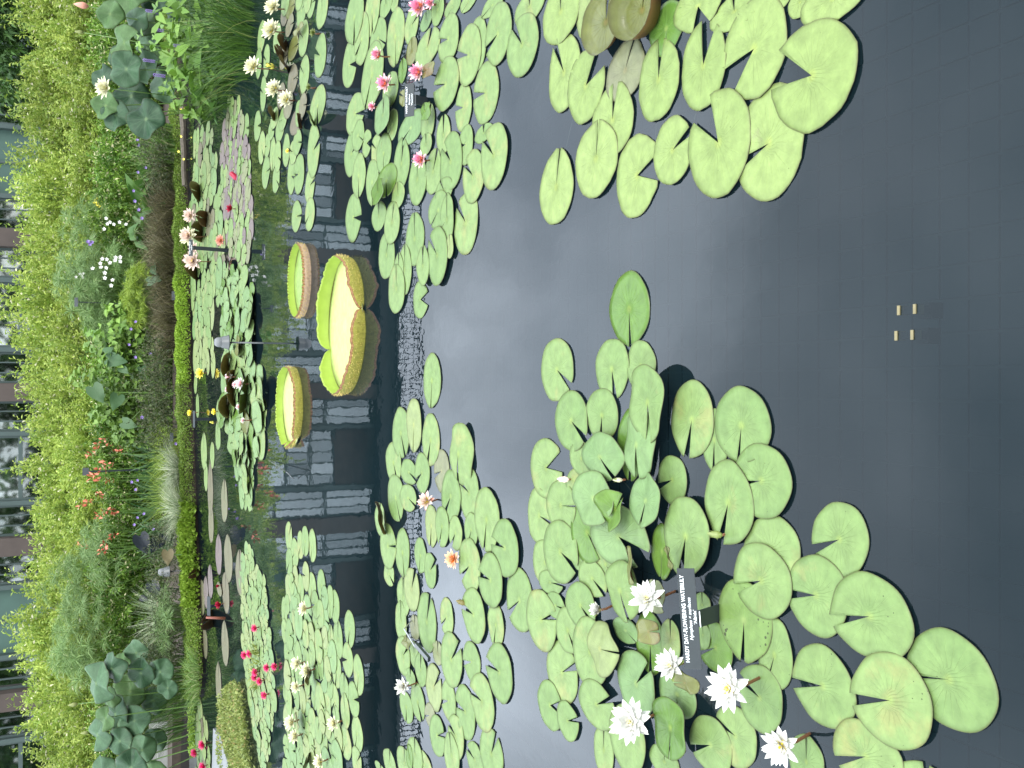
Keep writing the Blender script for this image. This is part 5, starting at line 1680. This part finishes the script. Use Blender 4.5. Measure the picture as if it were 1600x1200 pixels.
# big crinkle-edged brownish pads in the lane before the bank
for k, (spec, lab) in enumerate([
    ("319 705 9 55 90", "thin green pad nearest the bank under the first canna reflections"), ("322 744 6 44 90", "narrow green pad just below the thin one by the bank"),
    ("332 711 7 41 90", "short green pad beside the two narrow bank pads"), ("329 766 8 86 90 z", "long brown saw-edged pad in line with the cream-striped sedges"),
    ("330 816 8 62 90 z", "brown saw-edged pad touching the end of the longest one"), ("351 783 10 64 90 z", "brownish oval pad alone in the canna reflections"),
    ("342 866 10 60 90 m", "mauve saw-edged pad beside the dark elephant ear's reflection"), ("357 872 12 74 90 z", "large brown saw-edged pad right of the mauve one"),
    ("375 894 12 72 90 z", "brown saw-edged pad closest to the magenta waterlilies"), ("316 933 8 56 90 z", "brown pad tucked under the lime mat's lower end"),
    ("322 925 7 50 90 m", "mauve pad overlapping the one under the lime mat"), ("329 908 8 50 90 m", "mauve-brown pad by the small grey sign"),
    ("353 925 11 62 90 z", "brown saw-edged pad next to the crimson bloom"), ("321 1005 7 45 90 z", "slim brown pad beside the trailing sedge, nearer the bank"),
    ("352 1005 11 68 90 z", "slim brown pad with straight edges, farther from the bank than its neighbour"), ("342 1070 9 70 90 z", "mauve-brown saw-edged pad under the trailing sedge"),
    ("313 1108 8 40 90 y", "pale olive pad in the dark corner below the lotus"), ("341 681 8 43 90", "green pad with a yellow bloom's twin pad beside it"),
    ("342 642 7 36 90", "small green pad touching the yellow bud"), ("309 634 5 36 90", "very thin green pad by the grey-stalked sign"), ("306 598 5 34 90", "tiny green pad past the clear yellow bloom")]):
    o = add_pads(None, [spec], "pad_green", ragged=0.035, nseg=40, openw=0.05)[0]
    tag(o, lab, "lily pad")
o = plant(345, 944, "far waterlily with a crimson bloom and red-backed upturned young leaves")
flower(o, 345, 944, 20, "petal_crimson", "stamen_yellow", (0.5, 0), 0.04, 0.6, False)
flower(o, 343, 915, 12, "petal_crimson", "stamen_yellow", (0.5, 0), 0.03, 0.4, False)
add_pads(o, ["334 968 10 30 0 ot", "313 893 9 18 0 ot", "345 920 7 22 90 z"], zbase=0.02, nseg=18)
o = plant(318, 1180, "distant waterlily with three magenta blooms in the dark corner at the photo's bottom edge")
add_pads(o, scatter_pads([(309, 1110), (322, 1105), (328, 1200), (330, 1260), (306, 1260)], 22, 6, 40, 33, 0.4, (), 0.3, ("y", "z", "", "b")), nseg=18)
for (a, b_) in [(306, 1175), (318, 1163), (319, 1197)]:
    flower(o, a, b_, 18, "petal_magenta", "stamen_yellow", (0.5, 0), 0.06, 0.85, False, WH)
o = plant(338, 645, "far small yellow waterlily flowers beside the grey-stalked sign")
flower(o, 299, 645, 14, "petal_yellow", "stamen_yellow", (0.5, 0), 0.10, 0.7, False, WH)
flower(o, 337, 643, 14, "petal_yellow", "stamen_yellow", (0.5, 0), 0.03, 0.7, False, WH)
bud(o, 331, 660, 8, ("petal_yellow", "sepal_green"), 0.04)

# L: magenta flowered group of small pads
Lp = plant(405, 1020, "waterlily with many tiny pale pads and bright magenta blooms, beside the olive raft")
add_pads(Lp, scatter_pads([(384, 856), (392, 852), (400, 885), (415, 905), (425, 1000), (430, 1100), (425, 1150), (415, 1195), (406, 1190), (397, 1130), (386, 1060), (380, 1000), (378, 930), (376, 905)], 230, 6.2, 25, 41, 0.36, (), 0.35, ("", "", "b", "y")), "pad_green", nseg=16)
for (a, b_) in [(399, 981), (383, 1023), (391, 1021), (418, 1043), (400, 1050), (399, 1058), (407, 1064), (414, 1086), (430, 1041)]:
    flower(Lp, a, b_, 15, "petal_magenta", "stamen_yellow", (0.5, 0), 0.05, 0.9, False, WH)

# M: cream flowered group
Mp = plant(505, 1050, "waterlily with cream blooms and narrow pads floating over the glasshouse's dark reflection")
ml = """452 837 10 42 80
461 864 11 44 250
453 878 10 40 260
470 852 9 42 260
478 846 11 44 268
489 853 11 48 262
445 955 9 40 270
470 920 10 44 270
488 918 12 46 265
503 915 12 46 270
524 948 13 50 180 w
517 940 10 48 270
529 999 14 56 90
547 983 15 56 265
544 1031 15 52 180 w
527 1049 13 50 265
561 1055 15 60 265
539 1074 14 42 90
554 1093 16 52 8 w
541 1110 13 52 95
559 1147 16 56 262
541 1160 16 52 260
517 999 11 46 90
450 1020 11 44 0 w
559 1190 15 46 70
524 1096 12 50 250 w
512 1100 11 44 260
492 1092 9 32 270""".split("\n")
add_pads(Mp, ml + scatter_pads([(448, 905), (470, 890), (512, 925), (520, 1000), (522, 1060), (530, 1130), (535, 1215), (446, 1215), (446, 1060), (444, 960)], 130, 11, 44, 51, 0.42, ml, 0.25, ("", "", "", "b", "y")), "pad_green", nseg=24)
for (a, b_, s, t) in [(477, 951, 26, .4), (466, 1037, 26, .5), (482, 1048, 30, .3), (464, 1073, 22, .6), (457, 1128, 28, .5), (463, 1150, 26, .4), (523, 1130, 26, .5), (502, 1190, 28, .3)]:
    flower(Mp, a, b_, s, "petal_cream", "stamen_yellow", (t, .2), 0.06, 0.85, False, WE)
add_pads(Mp, ["494 1055 8 26 90 ot", "490 1192 14 34 90 gt", "470 1125 8 26 90 ol"], zbase=0.03, nseg=18)

# ------------------------------------------------------------------ name signs
def txt(s, size, parent, loc, rot, mat="lettering", shear=0.0, bold=0.0, name="lettering"):
    cu = bpy.data.curves.new("lettering", 'FONT')
    cu.body = s; cu.size = size; cu.align_x = 'CENTER'; cu.align_y = 'CENTER'
    cu.extrude = 0.0003; cu.offset = bold; cu.shear = shear; cu.space_character = 1.02
    cu.resolution_u = 3
    tmp = bpy.data.objects.new("tmp", cu); COL.objects.link(tmp)
    dg = bpy.context.evaluated_depsgraph_get()
    me = bpy.data.meshes.new_from_object(tmp.evaluated_get(dg))
    bpy.data.objects.remove(tmp); 
    me.materials.clear(); me.materials.append(MATS[mat])
    xs = [v.co.x for v in me.vertices]
    o = obj(name, me, parent)
    o.matrix_local = Matrix.Translation(loc) @ rot
    return o, (max(xs) - min(xs) if xs else 1)
def sign(p, W_, Hh, roll, lean, lines, label, strap_to, strap_w=0.05, thick=0.003):
    """name plate: faces the near side, leaning back; lines = (text, y fraction, width fraction, shear)"""
    root = empty("name_sign", p, label, "plant sign")
    R_ = Matrix.Rotation(roll, 4, FW.xyz) @ Matrix.Rotation(math.radians(90) - lean, 4, 'X')
    b = MB(); b.box(-W_ / 2, W_ / 2, -Hh / 2, Hh / 2, -thick, 0)
    o = b.build("plate", "sign_face", root); o.matrix_local = R_
    for (s, yf, wf, sh, bd) in lines:
        if not s: continue
        t_, w_ = txt(s, 1.0, root, Vector((0, 0, 0)), Matrix.Identity(4), shear=sh, bold=bd)
        k = wf[0] * W_ / w_ if wf[0] else wf[1] * Hh
        t_.matrix_local = R_ @ Matrix.Translation((wf[2] * W_, yf * Hh, 0.0012)) @ Matrix.Diagonal((k, wf[1] * Hh * 1.0, 1, 1))
    sb = MB()
    top = R_ @ Vector((0, -Hh * 0.3, -thick - 0.002)); mid = R_ @ Vector((0, -Hh * 0.62, -thick - 0.002)); d = strap_to - p
    hw = strap_w / 2
    pts = [top, mid, d]
    V = []
    for q in pts:
        for dy in (0, 0.004):
            V += [(q.x - hw, q.y + dy, q.z), (q.x + hw, q.y + dy, q.z)]
    Fc = []
    for i in range(2):
        a = i * 4; Fc += [(a, a + 1, a + 5, a + 4), (a + 2, a + 6, a + 7, a + 3), (a, a + 4, a + 6, a + 2), (a + 1, a + 3, a + 7, a + 5)]
    sb.add(V, Fc); sb.build("stake", "sign_strap", root)
    return root, R_
c = at_height(1077, 967, 0.11)
sg, R_ = sign(c, 158 * pxm(c), 27.5 * pxm(c), math.radians(0), math.radians(48),
     [("HARDY DAY-FLOWERING WATERLILY", 0.25, (0.865, 0.31, -0.0), 0, 0.010), ("Nymphaea × marliacea", -0.07, (0.42, 0.27, 0.0), 0.3, 0.0), ("'Albida'", -0.35, (0.14, 0.25, 0.02), 0, 0.0)],
     "black sign reading HARDY DAY-FLOWERING WATERLILY among the white blooms", c + Vector((0.0, 0.01, -0.18)), 0.048)
sg.rotation_mode = 'QUATERNION'
sg.rotation_quaternion = Quaternion(-FW, math.radians(-4.5) * -1)
b = MB(); b.box(-0.022, 0.022, -0.0008, 0.0008, -0.0012, 0.0012)
cl = b.build("clip", "lettering", sg); cl.matrix_local = R_ @ Matrix.Translation((0, -0.62 * 27.5 * pxm(c), 0.002)) @ Matrix.Rotation(math.radians(90), 4, 'X')
c = at_height(639.5, 156, 0.10)
sg, R_ = sign(c, 52 * pxm(c), 17 * pxm(c), 0, math.radians(50),
     [("HARDY WATERLILY", 0.27, (0.80, 0.26, 0.0), 0, 0.004), ("Nymphaea", -0.02, (0.32, 0.22, 0.0), 0.3, 0.0), ("'Masaniello'", -0.30, (0.36, 0.22, 0.0), 0.0, 0.0)],
     "small black sign reading HARDY WATERLILY among the pink blooms", c + Vector((0.0, 0.02, -0.18)), 0.05)
c = at_height(298, 387, 0.42)
sign(c, 26 * pxm(c), 6.5 * pxm(c), 0, math.radians(25), [("HARDY WATERLILY", 0.2, (0.8, 0.3, 0), 0, 0.02), ("Nymphaea", -0.2, (0.3, 0.25, 0), 0, 0.02)],
     "small black sign against the pale peach blooms by the green bank", c + Vector((0.0, 0.05, -0.5)), 0.045)
c = at_height(303, 655, 0.20)
sign(c, 26 * pxm(c), 5 * pxm(c), 0, math.radians(60), [], "small grey sign on a dark stake beside the small yellow flowers", c + Vector((0, 0.02, -0.35)), 0.04)
c = at_height(326, 947, 0.12)
sign(c, 30 * pxm(c), 8 * pxm(c), 0, math.radians(60), [], "tilted grey sign plate over the brown pads by the crimson bloom", c + Vector((0, 0.05, -0.3)), 0.04)
c = at(134, 737, 17.2)
sign(c, 11 * 17.2 / F, 9 * 17.2 / F, 0, math.radians(20), [], "little black sign on a stake high among the salmon cannas", Vector((c.x, c.y, 0.13)), 0.03)
for k, (a, b_, D_) in enumerate([(268, 683, 15.3), (271, 462, 15.4), (281, 842, 14.3), (119, 472, 17.0)]):
    c = at(a, b_, D_)
    sign(c, 13 * D_ / F, 6 * D_ / F, 0, math.radians(40), [], ["small grey label on the bank by the purple blossoms", "small grey label at the foot of the dwarf papyrus dome", "small grey label where the sedges meet the lime mat", "small grey label inside the tall papyrus"][k],
         Vector((c.x, c.y, 0.13)), 0.02)
# sign seen from the side among the D pads
c = at_height(659, 1019, 0.05)
root = empty("name_sign", c, "dark sign plate seen edge-on with a thin wire, among the pads of the blush-flowered group", "plant sign")
b = MB(); b.box(-0.012, 0.012, -11 * pxm(c) * 2.2, 11 * pxm(c) * 2.2, -0.012, 0.004); o = b.build("plate", "sign_strap", root); o.rotation_euler = (0.1, 0, -0.25)
b = MB(); b.tube([Vector((0, 0.10, 0)), Vector((0.07, 0.22, 0.02)), Vector((0.1, 0.3, -0.06))], 0.004, 6); b.build("wire", "steel", root)

# grey post lights standing in the pool
def post_light(px_top, py, px_base, hgt_px, label, D_=None):
    base = ground(px_base, py, 0.0) if D_ is None else Vector((at(px_base, py, D_).x, D_, 0.1))
    top = at(px_top, py, base.y)
    root = empty("post_light", base, label, "post light")
    S = hgt_px * base.y / F
    hgt = top.z - base.z
    b = MB(); b.tube([(0, 0, -0.4), (0, 0, hgt - S)], 0.008, 8); b.build("post", "grey_plastic", root, smooth=True)
    b = MB(); b.lathe([(0.001, hgt), (S * 0.22, hgt - 0.02 * S), (S * 0.33, hgt - 0.16 * S), (S * 0.36, hgt - 0.34 * S), (S * 0.36, hgt - 0.5 * S)], 18); b.build("dome", "granite", root, smooth=True)
    b = MB(); b.lathe([(S * 0.37, hgt - 0.48 * S), (S * 0.42, hgt - 0.52 * S), (S * 0.48, hgt - 0.88 * S), (S * 0.55, hgt - 0.94 * S), (S * 0.55, hgt - 1.0 * S), (0.008, hgt - 0.98 * S)], 18); b.build("shade", "grey_plastic", root, smooth=True)
    return root
post_light(335, 536, 412, 21, "grey mushroom-shaped light on a thin post standing in front of the raised glossy pads")
post_light(247, 891, 290, 16, "small grey post light on the bank beside the bright lime mat", 14.2)
# fallen thin stick on the dark reflection near the smaller platter
b = MB(); b.tube([ground(424, 722, 0.02), ground(447, 737, 0.10), ground(458, 748, 0.02)], 0.004, 5)
tag(b.build("floating_stick", "steel", smooth=True), "thin pale stick lying on the dark water below the smaller notched platter", "stick")
b = MB(); b.tube([Vector(at(322, 965, 10.5)), Vector(at(352, 966, 10.5))], [0.012, 0.016], 8)
tag(b.build("red_leaf_roll", "terracotta", smooth=True), "rolled brick-red leaf standing by the crimson bloom", "leaf")
